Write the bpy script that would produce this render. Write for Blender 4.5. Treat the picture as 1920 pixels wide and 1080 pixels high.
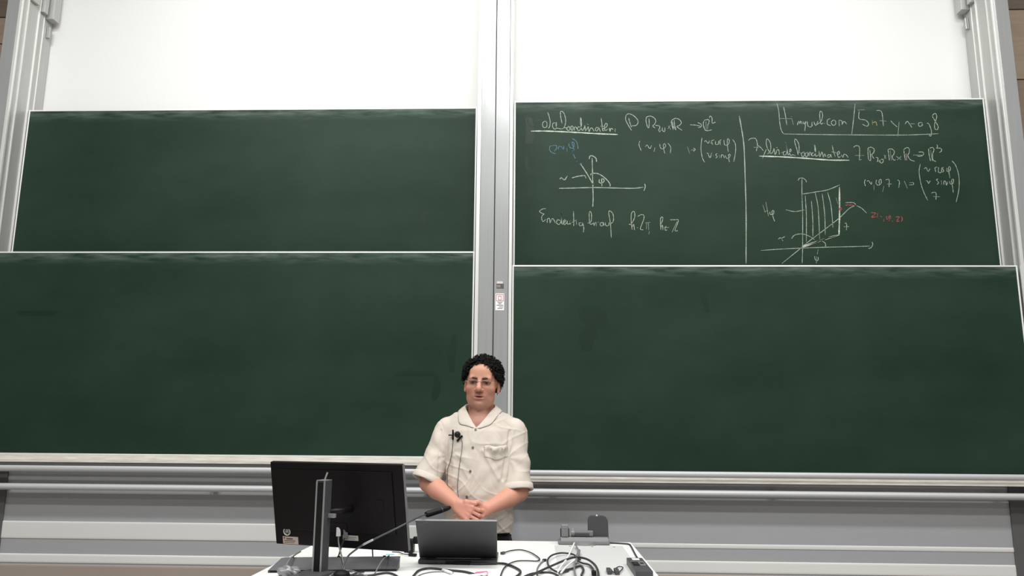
import bpy, bmesh, math, random
import numpy as np
from mathutils import Vector, Matrix
from mathutils.bvhtree import BVHTree

for o in list(bpy.data.objects):
    bpy.data.objects.remove(o, do_unlink=True)
scene = bpy.context.scene
C = scene.collection
random.seed(7)
rng = np.random.default_rng(7)
R = math.radians

# ---------------------------------------------------------------- camera
CAM = Vector((0.2748, 0.0, 1.42))
cd = bpy.data.cameras.new('camera')
cd.sensor_width = 36.0
cd.lens = 1468.12 / 1920 * 36.0
cd.clip_start = 0.05
cam = bpy.data.objects.new('camera', cd)
C.objects.link(cam)
cam.matrix_world = (Matrix.Translation(CAM) @ Matrix.Rotation(0.0347, 4, 'Z')
                    @ Matrix.Rotation(math.pi / 2 + 0.1806, 4, 'X') @ Matrix.Rotation(0.0077, 4, 'Z'))
scene.camera = cam

# ---------------------------------------------------------------- world, lights, exposure
w = bpy.data.worlds.new('hall_world')
scene.world = w
w.use_nodes = True
w.node_tree.nodes['Background'].inputs[0].default_value = (0.9, 0.95, 1.0, 1)
w.node_tree.nodes['Background'].inputs[1].default_value = 0.05
scene.view_settings.view_transform = 'Standard'
scene.view_settings.look = 'None'
scene.view_settings.gamma = 1.0
scene.view_settings.use_curve_mapping = False
scene.view_settings.exposure = 0.0

def area(name, loc, target, sx, sy, power, col=(1, 1, 0.99)):
    l = bpy.data.lights.new(name, 'AREA')
    l.shape = 'RECTANGLE'
    l.size, l.size_y = sx, sy
    l.energy = power
    l.color = col
    o = bpy.data.objects.new(name, l)
    C.objects.link(o)
    o.location = loc
    d = Vector(target) - Vector(loc)
    o.rotation_euler = d.to_track_quat('-Z', 'Y').to_euler()
    return o

area('board_lamp', (0.0, 3.45, 5.30), (0.0, 4.93, 3.3), 4.4, 0.16, 48)
for yy, pw in ((2.1, 88), (0.3, 78), (-2.6, 42)):
    for xx in (-2.3, 0.4, 3.0):
        area('ceiling_lamp', (xx, yy, 5.50), (xx, yy, 0), 1.5, 0.35, pw)

# ---------------------------------------------------------------- helpers
def tag(o, label=None, cat=None, group=None, kind=None):
    if label: o['label'] = label
    if cat: o['category'] = cat
    if group: o['group'] = group
    if kind: o['kind'] = kind
    return o

def thing(name, loc, label, cat, group=None, rz=0.0):
    o = bpy.data.objects.new(name, None)
    o.empty_display_size = 0.05
    C.objects.link(o)
    o.location = loc
    o.rotation_euler = (0, 0, rz)
    return tag(o, label, cat, group)

def root_loc(p):
    while p.parent: p = p.parent
    return Vector(p.location)

class MB:
    """collects shapes in world coordinates; build() makes one mesh object"""
    def __init__(s): s.v = []; s.f = []
    def add(s, vs, fs):
        n = len(s.v)
        s.v += [tuple(p) for p in vs]
        s.f += [tuple(i + n for i in f) for f in fs]
        return s
    def box(s, x0, x1, y0, y1, z0, z1, bev=0.0, M=None):
        bm = bmesh.new()
        bmesh.ops.create_cube(bm, size=1.0)
        for v in bm.verts:
            v.co = Vector((x0 + (v.co.x + .5) * (x1 - x0), y0 + (v.co.y + .5) * (y1 - y0), z0 + (v.co.z + .5) * (z1 - z0)))
        if bev > 0:
            bmesh.ops.bevel(bm, geom=bm.edges[:], offset=bev, segments=2, profile=0.6, affect='EDGES')
        return s.bm(bm, M)
    def bm(s, bm, M=None):
        bm.verts.index_update()
        vs = [(M @ v.co if M else v.co.copy()) for v in bm.verts]
        s.add(vs, [[v.index for v in f.verts] for f in bm.faces])
        bm.free()
        return s
    def tube(s, pts, r, n=8, cap=True):
        pts = [Vector(p) for p in pts]
        rs = r if isinstance(r, (list, tuple)) else [r] * len(pts)
        base = len(s.v)
        t0 = (pts[1] - pts[0]).normalized()
        u = t0.cross(Vector((0, 0, 1)))
        if u.length < 1e-3: u = t0.cross(Vector((1, 0, 0)))
        u.normalize()
        for i, p in enumerate(pts):
            t = (pts[min(i + 1, len(pts) - 1)] - pts[max(i - 1, 0)])
            if t.length < 1e-9: t = t0
            t = t.normalized()
            u = (u - t * u.dot(t))
            if u.length < 1e-6: u = t.orthogonal()
            u.normalize()
            q = t.cross(u)
            for k in range(n):
                a = 2 * math.pi * k / n
                s.v.append(tuple(p + (u * math.cos(a) + q * math.sin(a)) * rs[i]))
        for i in range(len(pts) - 1):
            for k in range(n):
                a = base + i * n + k; b = base + i * n + (k + 1) % n
                s.f.append((a, b, b + n, a + n))
        if cap:
            s.f.append(tuple(base + k for k in reversed(range(n))))
            s.f.append(tuple(base + (len(pts) - 1) * n + k for k in range(n)))
        return s
    def lathe(s, prof, c, axis=(0, 0, 1), n=20):
        """prof: (radius, height) pairs along the axis"""
        ax = Vector(axis).normalized(); u = ax.orthogonal().normalized(); q = ax.cross(u)
        c = Vector(c); base = len(s.v)
        for r, h in prof:
            for k in range(n):
                a = 2 * math.pi * k / n
                s.v.append(tuple(c + ax * h + (u * math.cos(a) + q * math.sin(a)) * r))
        for i in range(len(prof) - 1):
            for k in range(n):
                a = base + i * n + k; b = base + i * n + (k + 1) % n
                s.f.append((a, b, b + n, a + n))
        s.f.append(tuple(base + k for k in reversed(range(n))))
        s.f.append(tuple(base + (len(prof) - 1) * n + k for k in range(n)))
        return s
    def prism(s, poly, a, b, M=None):
        """poly of (u, w) swept along x from a to b: u -> y, w -> z"""
        n = len(poly)
        vs = [Vector((a, u, w_)) for u, w_ in poly] + [Vector((b, u, w_)) for u, w_ in poly]
        if M: vs = [M @ v for v in vs]
        fs = [tuple(range(n - 1, -1, -1)), tuple(range(n, 2 * n))]
        fs += [(i, (i + 1) % n, n + (i + 1) % n, n + i) for i in range(n)]
        return s.add(vs, fs)
    def build(s, name, mat, parent=None, smooth=False, loc=None, auto=None):
        L = root_loc(parent) if parent else Vector(loc or (0, 0, 0))
        me = bpy.data.meshes.new(name)
        me.from_pydata([tuple(Vector(p) - L) for p in s.v], [], s.f)
        bm = bmesh.new(); bm.from_mesh(me)
        bmesh.ops.recalc_face_normals(bm, faces=bm.faces[:])
        if auto:
            for e in bm.edges:
                if len(e.link_faces) == 2 and e.calc_face_angle(0) > auto: e.smooth = False
        bm.to_mesh(me); bm.free()
        if smooth or auto: me.shade_smooth() if not auto else [setattr(p, 'use_smooth', True) for p in me.polygons]
        me.materials.append(mat)
        o = bpy.data.objects.new(name, me)
        C.objects.link(o)
        if parent: o.parent = parent
        else: o.location = L
        return o

def smooth_line(pts, step=6):
    """Catmull-Rom through the points"""
    P = [Vector(p) for p in pts]
    if len(P) < 3: return P
    Q = [P[0] * 2 - P[1]] + P + [P[-1] * 2 - P[-2]]
    out = []
    for i in range(1, len(Q) - 2):
        for k in range(step):
            t = k / step
            a, b, c, d = Q[i - 1], Q[i], Q[i + 1], Q[i + 2]
            out.append(0.5 * ((2 * b) + (c - a) * t + (2 * a - 5 * b + 4 * c - d) * t * t + (3 * b - a - 3 * c + d) * t ** 3))
    out.append(P[-1])
    return out

# ---------------------------------------------------------------- materials
def mat(name, col, rough=0.5, metal=0.0, spec=0.5, vary=0.0, scale=8.0, bump=0.0, bscale=60.0, stretch=(1, 1, 1), col2=None, **kw):
    m = bpy.data.materials.new(name)
    m.use_nodes = True
    nt = m.node_tree; b = nt.nodes['Principled BSDF']
    b.inputs['Base Color'].default_value = (*col, 1)
    b.inputs['Roughness'].default_value = rough
    b.inputs['Metallic'].default_value = metal
    b.inputs['Specular IOR Level'].default_value = spec
    for k, v in kw.items(): b.inputs[k.replace('_', ' ')].default_value = v
    tc = nt.nodes.new('ShaderNodeTexCoord')
    mp = nt.nodes.new('ShaderNodeMapping'); mp.inputs['Scale'].default_value = stretch
    nt.links.new(tc.outputs['Object'], mp.inputs[0])
    if vary or col2:
        n = nt.nodes.new('ShaderNodeTexNoise'); n.inputs['Scale'].default_value = scale; n.inputs['Detail'].default_value = 5
        nt.links.new(mp.outputs[0], n.inputs['Vector'])
        rp = nt.nodes.new('ShaderNodeValToRGB')
        c2 = col2 or tuple(c * (1 - vary) for c in col)
        rp.color_ramp.elements[0].position = 0.32; rp.color_ramp.elements[1].position = 0.68
        rp.color_ramp.elements[0].color = (*c2, 1); rp.color_ramp.elements[1].color = (*col, 1)
        nt.links.new(n.outputs[0], rp.inputs[0]); nt.links.new(rp.outputs[0], b.inputs['Base Color'])
    if bump:
        n2 = nt.nodes.new('ShaderNodeTexNoise'); n2.inputs['Scale'].default_value = bscale; n2.inputs['Detail'].default_value = 4
        nt.links.new(mp.outputs[0], n2.inputs['Vector'])
        bp = nt.nodes.new('ShaderNodeBump'); bp.inputs['Strength'].default_value = bump; bp.inputs['Distance'].default_value = 0.01
        nt.links.new(n2.outputs[0], bp.inputs['Height']); nt.links.new(bp.outputs[0], b.inputs['Normal'])
    return m

def board_mat():
    m = bpy.data.materials.new('chalkboard_green')
    m.use_nodes = True
    nt = m.node_tree; b = nt.nodes['Principled BSDF']; L = nt.links.new
    def N(t): return nt.nodes.new('ShaderNode' + t)
    tc = N('TexCoord'); mp = N('Mapping'); mp.inputs['Scale'].default_value = (0.8, 1, 1.6)
    L(tc.outputs['Object'], mp.inputs[0])
    n1 = N('TexNoise'); n1.inputs['Scale'].default_value = 1.6; n1.inputs['Detail'].default_value = 6; n1.inputs['Roughness'].default_value = 0.6
    L(mp.outputs[0], n1.inputs['Vector'])
    r1 = N('ValToRGB'); e = r1.color_ramp.elements
    e[0].position = 0.34; e[0].color = (0.0120, 0.0305, 0.0190, 1)
    e[1].position = 0.66; e[1].color = (0.0195, 0.0420, 0.0275, 1)
    L(n1.outputs[0], r1.inputs[0])
    # chalk dust left along the edges by wiping
    sp = N('SeparateXYZ'); L(tc.outputs['Generated'], sp.inputs[0])
    def ramp(sock, a, bb):
        mr = N('MapRange'); mr.inputs['From Min'].default_value = a; mr.inputs['From Max'].default_value = bb
        mr.interpolation_type = 'SMOOTHSTEP'
        L(sock, mr.inputs['Value']); return mr.outputs[0]
    top = ramp(sp.outputs['Z'], 0.93, 1.0)
    mp2 = N('Mapping'); mp2.inputs['Scale'].default_value = (2.0, 1, 14)
    L(tc.outputs['Object'], mp2.inputs[0])
    n2 = N('TexNoise'); n2.inputs['Scale'].default_value = 3.0; n2.inputs['Detail'].default_value = 5
    L(mp2.outputs[0], n2.inputs['Vector'])
    r2 = N('ValToRGB'); r2.color_ramp.elements[0].position = 0.35; r2.color_ramp.elements[1].position = 0.75
    L(n2.outputs[0], r2.inputs[0])
    mu = N('Math'); mu.operation = 'MULTIPLY'; L(top, mu.inputs[0]); L(r2.outputs[0], mu.inputs[1])
    mu2 = N('Math'); mu2.operation = 'MULTIPLY'; L(mu.outputs[0], mu2.inputs[0]); mu2.inputs[1].default_value = 0.35
    mx = N('Mix'); mx.data_type = 'RGBA'
    L(mu2.outputs[0], mx.inputs['Factor']); L(r1.outputs[0], mx.inputs[6]); mx.inputs[7].default_value = (0.30, 0.38, 0.33, 1)
    L(mx.outputs[2], b.inputs['Base Color'])
    b.inputs['Roughness'].default_value = 0.42
    b.inputs['Specular IOR Level'].default_value = 0.16
    n3 = N('TexNoise'); n3.inputs['Scale'].default_value = 2.2
    L(tc.outputs['Object'], n3.inputs['Vector'])
    rr = N('MapRange'); rr.inputs['To Min'].default_value = 0.36; rr.inputs['To Max'].default_value = 0.55
    L(n3.outputs[0], rr.inputs['Value']); L(rr.outputs[0], b.inputs['Roughness'])
    return m

def chalk_mat(name, col):
    m = mat(name, col, 0.95, spec=0.1)
    nt = m.node_tree; b = nt.nodes['Principled BSDF']; L = nt.links.new
    n = nt.nodes.new('ShaderNodeTexNoise'); n.inputs['Scale'].default_value = 160; n.inputs['Detail'].default_value = 3
    tc = nt.nodes.new('ShaderNodeTexCoord'); L(tc.outputs['Object'], n.inputs['Vector'])
    rp = nt.nodes.new('ShaderNodeValToRGB')
    rp.color_ramp.elements[0].position = 0.25; rp.color_ramp.elements[0].color = tuple(c * 0.35 for c in col) + (1,)
    rp.color_ramp.elements[1].position = 0.55; rp.color_ramp.elements[1].color = (*col, 1)
    L(n.outputs[0], rp.inputs[0]); L(rp.outputs[0], b.inputs['Base Color'])
    return m

M = dict(
    white_wall=mat('white_wall', (0.80, 0.805, 0.79), 0.7, spec=0.2, bump=0.05, bscale=40),
    plaster=mat('plaster', (0.62, 0.61, 0.58), 0.85, bump=0.1),
    floor=mat('linoleum', (0.34, 0.31, 0.285), 0.45, vary=0.2, scale=5),
    
    
    wood_a=mat('wood_light', (0.36, 0.28, 0.205), 0.5, col2=(0.31, 0.24, 0.175), scale=4, stretch=(1, 1, 12)),
    wood_b=mat('wood_mid', (0.27, 0.205, 0.15), 0.5, col2=(0.23, 0.175, 0.13), scale=4, stretch=(1, 1, 12)),
    wood_c=mat('wood_dark', (0.17, 0.13, 0.10), 0.5, col2=(0.14, 0.108, 0.083), scale=4, stretch=(1, 1, 12)),
    alu=mat('anodised_aluminium', (0.40, 0.415, 0.415), 0.22, metal=0.28, vary=0.06, scale=3, stretch=(30, 30, 1)),
    alu_light=mat('bright_aluminium', (0.80, 0.81, 0.79), 0.32, metal=0.35),
    alu_in=mat('rail_aluminium', (0.50, 0.50, 0.485), 0.42, metal=0.35, vary=0.08, scale=3, stretch=(30, 30, 1)),
    frame=mat('board_frame', (0.84, 0.86, 0.82), 0.35, metal=0.2),
    panel=mat('brushed_panel', (0.40, 0.412, 0.43), 0.5, metal=0.15, vary=0.04, scale=3, stretch=(1, 1, 30)),
    rail=mat('tube_aluminium', (0.50, 0.51, 0.52), 0.55, metal=0.25),
    end_strip=mat('dark_strip', (0.10, 0.095, 0.10), 0.5),
    wall_band=mat('band_grey', (0.70, 0.70, 0.68), 0.5, vary=0.04, scale=2),
    skirt=mat('skirting', (0.34, 0.285, 0.245), 0.5, vary=0.06, scale=2),
    wiped=mat('damp_board', (0.0108, 0.0272, 0.0170), 0.4, spec=0.25),
    dusty=mat('dusty_tray', (0.74, 0.725, 0.67), 0.9, col2=(0.58, 0.53, 0.47), scale=9, stretch=(1, 6, 12)),
    gap=mat('gap_black', (0.012, 0.014, 0.013), 0.7),
    desk=mat('desk_white', (0.80, 0.80, 0.785), 0.35, vary=0.03),
    plate=mat('desk_plate', (0.62, 0.62, 0.61), 0.4, metal=0.1),
    black=mat('black_plastic', (0.007, 0.007, 0.008), 0.5, spec=0.25, vary=0.2, scale=30),
    black_gloss=mat('black_shell', (0.006, 0.0045, 0.0055), 0.45, spec=0.2),
    rubber=mat('cable_black', (0.028, 0.028, 0.030), 0.5),
    cable_grey=mat('cable_grey', (0.16, 0.16, 0.16), 0.5),
    cable_white=mat('cable_white', (0.75, 0.75, 0.74), 0.45),
    dark_grey=mat('dark_grey_plastic', (0.055, 0.055, 0.058), 0.45, vary=0.1, scale=20),
    mid_grey=mat('mid_grey_plastic', (0.17, 0.17, 0.172), 0.4, vary=0.06, scale=20),
    silver=mat('silver_plastic', (0.42, 0.42, 0.42), 0.3, metal=0.6),
    lid=mat('laptop_lid', (0.060, 0.062, 0.066), 0.36, metal=0.35, bump=0.02, bscale=300),
    label=mat('label_paper', (0.62, 0.60, 0.57), 0.7),
    label_pink=mat('label_pink', (0.55, 0.44, 0.38), 0.7),
    print=mat('label_print', (0.10, 0.08, 0.08), 0.7),
    red_print=mat('red_print', (0.45, 0.10, 0.10), 0.7),
    paper=mat('paper', (0.82, 0.82, 0.82), 0.8),
    teal=mat('teal_ink', (0.12, 0.42, 0.45), 0.7), yellow=mat('yellow_ink', (0.65, 0.60, 0.08), 0.7),
    pink=mat('pink_plastic', (0.75, 0.05, 0.22), 0.4),
    lamp=mat('lamp_chrome', (0.85, 0.85, 0.85), 0.15, metal=1.0),
    board=board_mat(),
    chalk=chalk_mat('white_chalk', (0.36, 0.42, 0.36)),
    chalk_bold=chalk_mat('white_chalk_heavy', (0.52, 0.58, 0.49)),
    chalk_blue=chalk_mat('blue_chalk', (0.12, 0.22, 0.29)),
    chalk_red=chalk_mat('red_chalk', (0.31, 0.085, 0.08)),
    chalk_pink=chalk_mat('pink_chalk', (0.36, 0.22, 0.24)),
    chalk_faint=chalk_mat('faint_chalk', (0.055, 0.085, 0.062)),
    chalk_yellow=chalk_mat('yellow_chalk', (0.34, 0.33, 0.12)),
)
# chalk strokes: (x, z) in millimetres on the face of the upper right board
CHALK = {
 'polar_heading': [[[324,3396],[306,3393],[297,3374],[306,3353],[324,3358],[326,3385],[317,3398]],[[331,3459],[342,3423],[347,3389],[342,3354],[333,3351]],[[381,3385],[365,3381],[363,3358],[374,3343],[385,3347],[388,3381],[385,3385],[387,3350],[399,3348]],[[399,3348],[417,3343],[435,3350],[446,3380],[446,3418],[435,3453],[421,3464],[414,3457],[416,3422],[424,3380]],[[435,3350],[457,3350],[453,3342],[467,3331],[474,3346],[467,3361],[458,3350]],[[478,3342],[489,3331],[496,3350],[489,3363],[480,3354],[485,3335]],[[503,3331],[505,3353],[514,3355],[523,3334]],[[539,3353],[528,3357],[523,3338],[532,3331],[546,3346],[550,3384],[545,3420],[543,3380],[550,3342],[557,3332],[568,3353],[571,3368],[574,3327]],[[584,3376],[596,3370]],[[574,3327],[589,3349],[593,3357],[598,3323],[607,3345],[618,3347],[630,3326]],[[657,3353],[643,3349],[639,3334],[650,3328],[659,3349],[664,3341],[671,3322]],[[676,3415],[681,3379],[685,3333],[696,3330]],[[670,3360],[703,3360]],[[685,3341],[707,3352],[716,3371],[706,3379],[696,3356],[703,3330],[718,3341]],[[728,3348],[733,3324],[739,3345],[753,3337]],[[766,3344],[765,3320]]],
 'polar_underline': [[[223,3329],[313,3329],[421,3324],[528,3318],[635,3310],[781,3303]]],
 'wiped_letter': [[[198,3439],[201,3409],[212,3374]],[[212,3374],[230,3363],[245,3370]],[[245,3397],[266,3399],[288,3404]]],
 'point_name': [[[345,3226],[343,3203],[356,3185],[384,3173]],[[345,3226],[370,3230],[386,3230],[388,3211],[374,3192]],[[399,3203],[402,3222],[417,3222],[433,3205],[434,3229]],[[454,3214],[456,3188]],[[467,3244],[470,3222],[488,3210],[500,3225],[499,3248],[488,3252],[492,3229],[502,3195]],[[488,3278],[510,3263],[522,3240],[527,3204]],[[491,3195],[495,3167]],[[490,3191],[499,3162],[509,3142]],[[515,3127],[519,3119]],[[538,3111],[548,3107],[542,3100],[547,3096],[538,3103],[544,3111]]],
 'polar_formula': [[[837,3433],[854,3444],[884,3432],[909,3405],[913,3382],[900,3364],[874,3362]],[[837,3433],[834,3405],[849,3369],[871,3330]],[[854,3414],[862,3378],[872,3351]],[[967,3420],[965,3391],[974,3350]],[[967,3420],[991,3427],[1016,3416],[1027,3395],[1020,3372],[1007,3359],[1023,3345]],[[984,3411],[985,3373],[981,3348],[974,3350]],[[1024,3363],[1045,3361],[1053,3349],[1044,3331],[1052,3318]],[[1052,3318],[1061,3336]],[[1068,3349],[1070,3327],[1082,3322],[1085,3349]],[[1105,3361],[1121,3336]],[[1120,3363],[1104,3340]],[[1131,3399],[1127,3381],[1138,3333]],[[1131,3399],[1153,3410],[1178,3403],[1191,3380],[1177,3362],[1162,3353],[1195,3328]],[[1146,3399],[1147,3363],[1155,3333],[1139,3354],[1133,3390]],[[1245,3366],[1279,3364],[1313,3357]],[[1295,3382],[1318,3368],[1315,3352],[1296,3346]],[[1340,3398],[1331,3375],[1338,3334],[1355,3325],[1385,3332]],[[1340,3398],[1366,3400],[1367,3379],[1356,3361]],[[1348,3389],[1348,3330]],[[1360,3361],[1355,3330]],[[1371,3413],[1377,3425],[1388,3411],[1388,3377],[1410,3384]]],
 'polar_mapping': [[[923,3258],[916,3233],[930,3192]],[[956,3219],[969,3230],[984,3206],[997,3228]],[[1018,3214],[1011,3185]],[[1048,3237],[1054,3210],[1071,3205],[1086,3223],[1080,3239],[1071,3228],[1075,3192],[1080,3172]],[[1101,3243],[1118,3214],[1114,3174]],[[1224,3218],[1237,3173]],[[1244,3195],[1270,3197]],[[1261,3209],[1274,3200],[1261,3186]],[[1319,3280],[1310,3208],[1316,3146],[1330,3112]],[[1513,3266],[1529,3234],[1528,3181],[1513,3114]],[[1333,3251],[1344,3258],[1356,3240],[1367,3258]],[[1372,3244],[1374,3240]],[[1395,3264],[1379,3255],[1385,3230]],[[1405,3257],[1404,3233],[1421,3235],[1424,3257]],[[1441,3264],[1432,3257],[1433,3228]],[[1458,3262],[1461,3230],[1482,3230],[1492,3257],[1482,3270],[1478,3235],[1482,3181]],[[1345,3173],[1353,3172],[1365,3143],[1377,3177]],[[1385,3159],[1388,3155]],[[1412,3172],[1401,3163],[1411,3150],[1400,3141]],[[1424,3161],[1426,3141]],[[1436,3141],[1439,3163],[1452,3156],[1455,3141]],[[1462,3159],[1470,3139],[1487,3145],[1494,3163],[1483,3163],[1484,3127],[1488,3114]]],
 'dividing_line': [[[1562,3425],[1574,3327],[1583,3216],[1581,3021],[1576,2776],[1561,2454]]],
 'polar_sketch': [[[542,3105],[565,3068],[596,3015],[622,2962]],[[616,3145],[617,3039],[618,2950],[619,2877],[616,2821]],[[597,3139],[601,3156],[613,3160],[632,3151],[642,3137],[643,3118]],[[403,2943],[502,2945],[618,2948],[734,2945],[870,2942],[939,2949]],[[946,2973],[950,2953],[941,2926]],[[605,3027],[609,3039],[643,3042],[677,3026],[712,2994],[727,2969],[727,2955]],[[660,3002],[659,2982],[675,2978],[690,2990],[685,3004],[675,3002],[676,2957]],[[408,3005],[419,3013],[438,2999],[456,3025]],[[438,3005],[442,2997]],[[485,3012],[526,3023],[567,3029]],[[567,3029],[576,3009]]],
 'uniqueness_note': [[[319,2809],[298,2807],[279,2791],[298,2777],[308,2774],[295,2761],[293,2742],[301,2725],[319,2739]],[[327,2717],[330,2742],[343,2744],[345,2717],[356,2739],[366,2742],[380,2714]],[[409,2731],[393,2736],[387,2717],[401,2706],[416,2728],[419,2788],[419,2717],[429,2706]],[[432,2717],[443,2728],[437,2736],[430,2720],[437,2705],[451,2717]],[[453,2731],[456,2709],[471,2712],[472,2731],[474,2706]],[[494,2793],[495,2739],[495,2695]],[[482,2717],[514,2736]],[[511,2728],[513,2703]],[[542,2717],[529,2714],[532,2698],[548,2701],[550,2717],[558,2684],[555,2655]],[[582,2714],[603,2722],[608,2766],[601,2790],[593,2777],[595,2722],[603,2706],[618,2714]],[[621,2719],[623,2698],[634,2722]],[[639,2719],[637,2695]],[[645,2722],[655,2719]],[[679,2719],[663,2714],[663,2698],[678,2698],[681,2719],[686,2698]],[[694,2719],[697,2698],[715,2700],[718,2719]],[[713,2706],[742,2722],[745,2765],[730,2790],[716,2785],[726,2711],[730,2619]],[[841,2708],[856,2708],[878,2749],[879,2782],[869,2790],[858,2771],[857,2716],[861,2670]],[[861,2689],[872,2706],[876,2668]],[[892,2684],[900,2684]],[[897,2757],[918,2768],[936,2765],[935,2738],[913,2678],[931,2670]],[[945,2714],[977,2719]],[[953,2711],[950,2673]],[[964,2714],[965,2668]],[[970,2660],[964,2641]],[[1041,2668],[1040,2738],[1051,2754],[1055,2738],[1042,2705]],[[1044,2689],[1052,2700],[1054,2668]],[[1078,2694],[1067,2686],[1069,2668],[1080,2670]],[[1070,2684],[1093,2686]],[[1100,2735],[1131,2735],[1152,2730],[1129,2667],[1147,2665]],[[1144,2724],[1110,2654]]],
 'web_address': [[[1806,3508],[1815,3456],[1817,3379],[1824,3328],[1837,3301]],[[1837,3301],[2036,3296],[2274,3292],[2570,3289],[2717,3293],[2809,3297]],[[1847,3485],[1856,3424],[1861,3360]],[[1819,3405],[1899,3403]],[[1896,3401],[1902,3363]],[[1893,3420],[1895,3415]],[[1927,3359],[1937,3385],[1945,3369],[1949,3388],[1960,3366]],[[1964,3385],[1972,3366],[1982,3385],[1972,3318]],[[1991,3385],[1995,3353],[2016,3349],[2021,3381],[2022,3352]],[[2033,3384],[2043,3356],[2060,3387]],[[2046,3359],[2078,3384],[2092,3429],[2082,3454],[2073,3429],[2077,3368],[2092,3374]],[[2099,3372],[2102,3368]],[[2139,3403],[2120,3393],[2118,3365],[2138,3355]],[[2156,3393],[2143,3377],[2151,3358],[2169,3364],[2170,3387],[2156,3393]],[[2192,3351],[2194,3390],[2212,3383],[2210,3361],[2220,3380],[2229,3380],[2240,3364]],[[2302,3501],[2289,3421],[2267,3297]],[[2315,3459],[2360,3462]],[[2324,3453],[2320,3402],[2358,3392],[2377,3369],[2367,3350],[2338,3363]],[[2434,3455],[2455,3455],[2468,3433],[2469,3350]],[[2447,3387],[2491,3383]],[[2518,3386],[2534,3365],[2556,3343]],[[2570,3378],[2554,3280]],[[2605,3362],[2621,3381],[2635,3362],[2647,3339]],[[2641,3365],[2670,3364]],[[2709,3374],[2691,3368],[2693,3348],[2711,3352],[2712,3374],[2716,3352]],[[2742,3369],[2756,3361],[2767,3316],[2761,3282],[2749,3288]],[[2781,3418],[2800,3434],[2809,3411],[2791,3361],[2791,3329],[2806,3326],[2811,3348],[2796,3383],[2781,3415]]],
 'web_address_yellow': [[[2403,3392],[2402,3357]],[[2404,3372],[2423,3379],[2429,3353]]],
 'cylinder_heading': [[[1612,3257],[1627,3270],[1657,3271],[1667,3246],[1666,3215],[1659,3186]],[[1643,3212],[1684,3211]],[[1671,3225],[1687,3211],[1704,3188]],[[1723,3199],[1709,3168],[1696,3137]],[[1729,3166],[1749,3191],[1751,3238],[1736,3266],[1727,3262],[1725,3227],[1738,3187],[1751,3170],[1765,3183],[1772,3207]],[[1772,3207],[1777,3162],[1789,3191]],[[1785,3209],[1794,3209]],[[1789,3191],[1800,3195],[1804,3162]],[[1814,3175],[1829,3179]],[[1844,3183],[1829,3179],[1830,3160],[1846,3164],[1853,3191],[1847,3244],[1855,3191],[1857,3160],[1867,3171]],[[1867,3171],[1879,3191],[1874,3200],[1869,3183],[1873,3156],[1887,3161],[1905,3154]],[[1921,3159],[1916,3194],[1906,3237],[1905,3261],[1914,3263],[1929,3233],[1929,3194],[1922,3171]],[[1926,3179],[1942,3169]],[[1954,3179],[1942,3167],[1948,3148],[1962,3159],[1957,3182]],[[1972,3175],[1965,3159],[1974,3147],[1984,3163],[1979,3178]],[[1989,3151],[1992,3175],[2001,3174],[2003,3155]],[[2019,3174],[2008,3169],[2009,3153],[2024,3159],[2033,3194],[2028,3231],[2029,3186],[2032,3151],[2048,3159]],[[2053,3186],[2056,3147],[2067,3170],[2073,3178],[2078,3141]],[[2078,3141],[2088,3166],[2094,3147]],[[2121,3162],[2108,3158],[2107,3143],[2120,3147],[2125,3162],[2130,3141]],[[2139,3223],[2143,3189],[2153,3147]],[[2131,3180],[2165,3172]],[[2168,3158],[2182,3170],[2177,3183],[2167,3166],[2174,3141],[2186,3150]],[[2192,3158],[2202,3143],[2208,3162],[2223,3158],[2233,3140]]],
 'cylinder_underline': [[[1675,3153],[1820,3147],[1966,3137],[2111,3125],[2239,3123]]],
 'cylinder_formula': [[[2271,3207],[2285,3219],[2304,3216],[2309,3195],[2302,3122]],[[2278,3154],[2334,3154]],[[2302,3124],[2317,3127]],[[2362,3204],[2359,3167],[2360,3126]],[[2362,3202],[2380,3209],[2400,3195],[2394,3172],[2382,3158],[2395,3131]],[[2372,3193],[2373,3124],[2360,3126]],[[2407,3142],[2419,3135],[2413,3110]],[[2420,3112],[2429,3121]],[[2432,3126],[2430,3108],[2445,3105],[2451,3126],[2438,3128]],[[2458,3158],[2469,3133]],[[2470,3155],[2458,3133]],[[2486,3194],[2488,3158],[2489,3121]],[[2486,3194],[2508,3197],[2524,3181],[2518,3158],[2509,3148],[2515,3123],[2528,3125]],[[2499,3188],[2502,3121]],[[2534,3148],[2563,3125]],[[2564,3146],[2537,3123]],[[2585,3194],[2585,3162],[2588,3121]],[[2585,3194],[2604,3205],[2618,3198],[2616,3171],[2606,3153],[2619,3125],[2646,3114]],[[2640,3156],[2698,3154]],[[2674,3175],[2700,3175],[2705,3161],[2689,3148],[2663,3148]],[[2739,3198],[2739,3157],[2744,3115]],[[2745,3200],[2765,3205],[2772,3189],[2761,3161],[2760,3124],[2778,3111]],[[2751,3189],[2755,3115]],[[2793,3225],[2796,3211],[2790,3200],[2814,3200],[2819,3184],[2803,3170]]],
 'pink_stroke': [[[2596,3166],[2597,3121]]],
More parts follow.
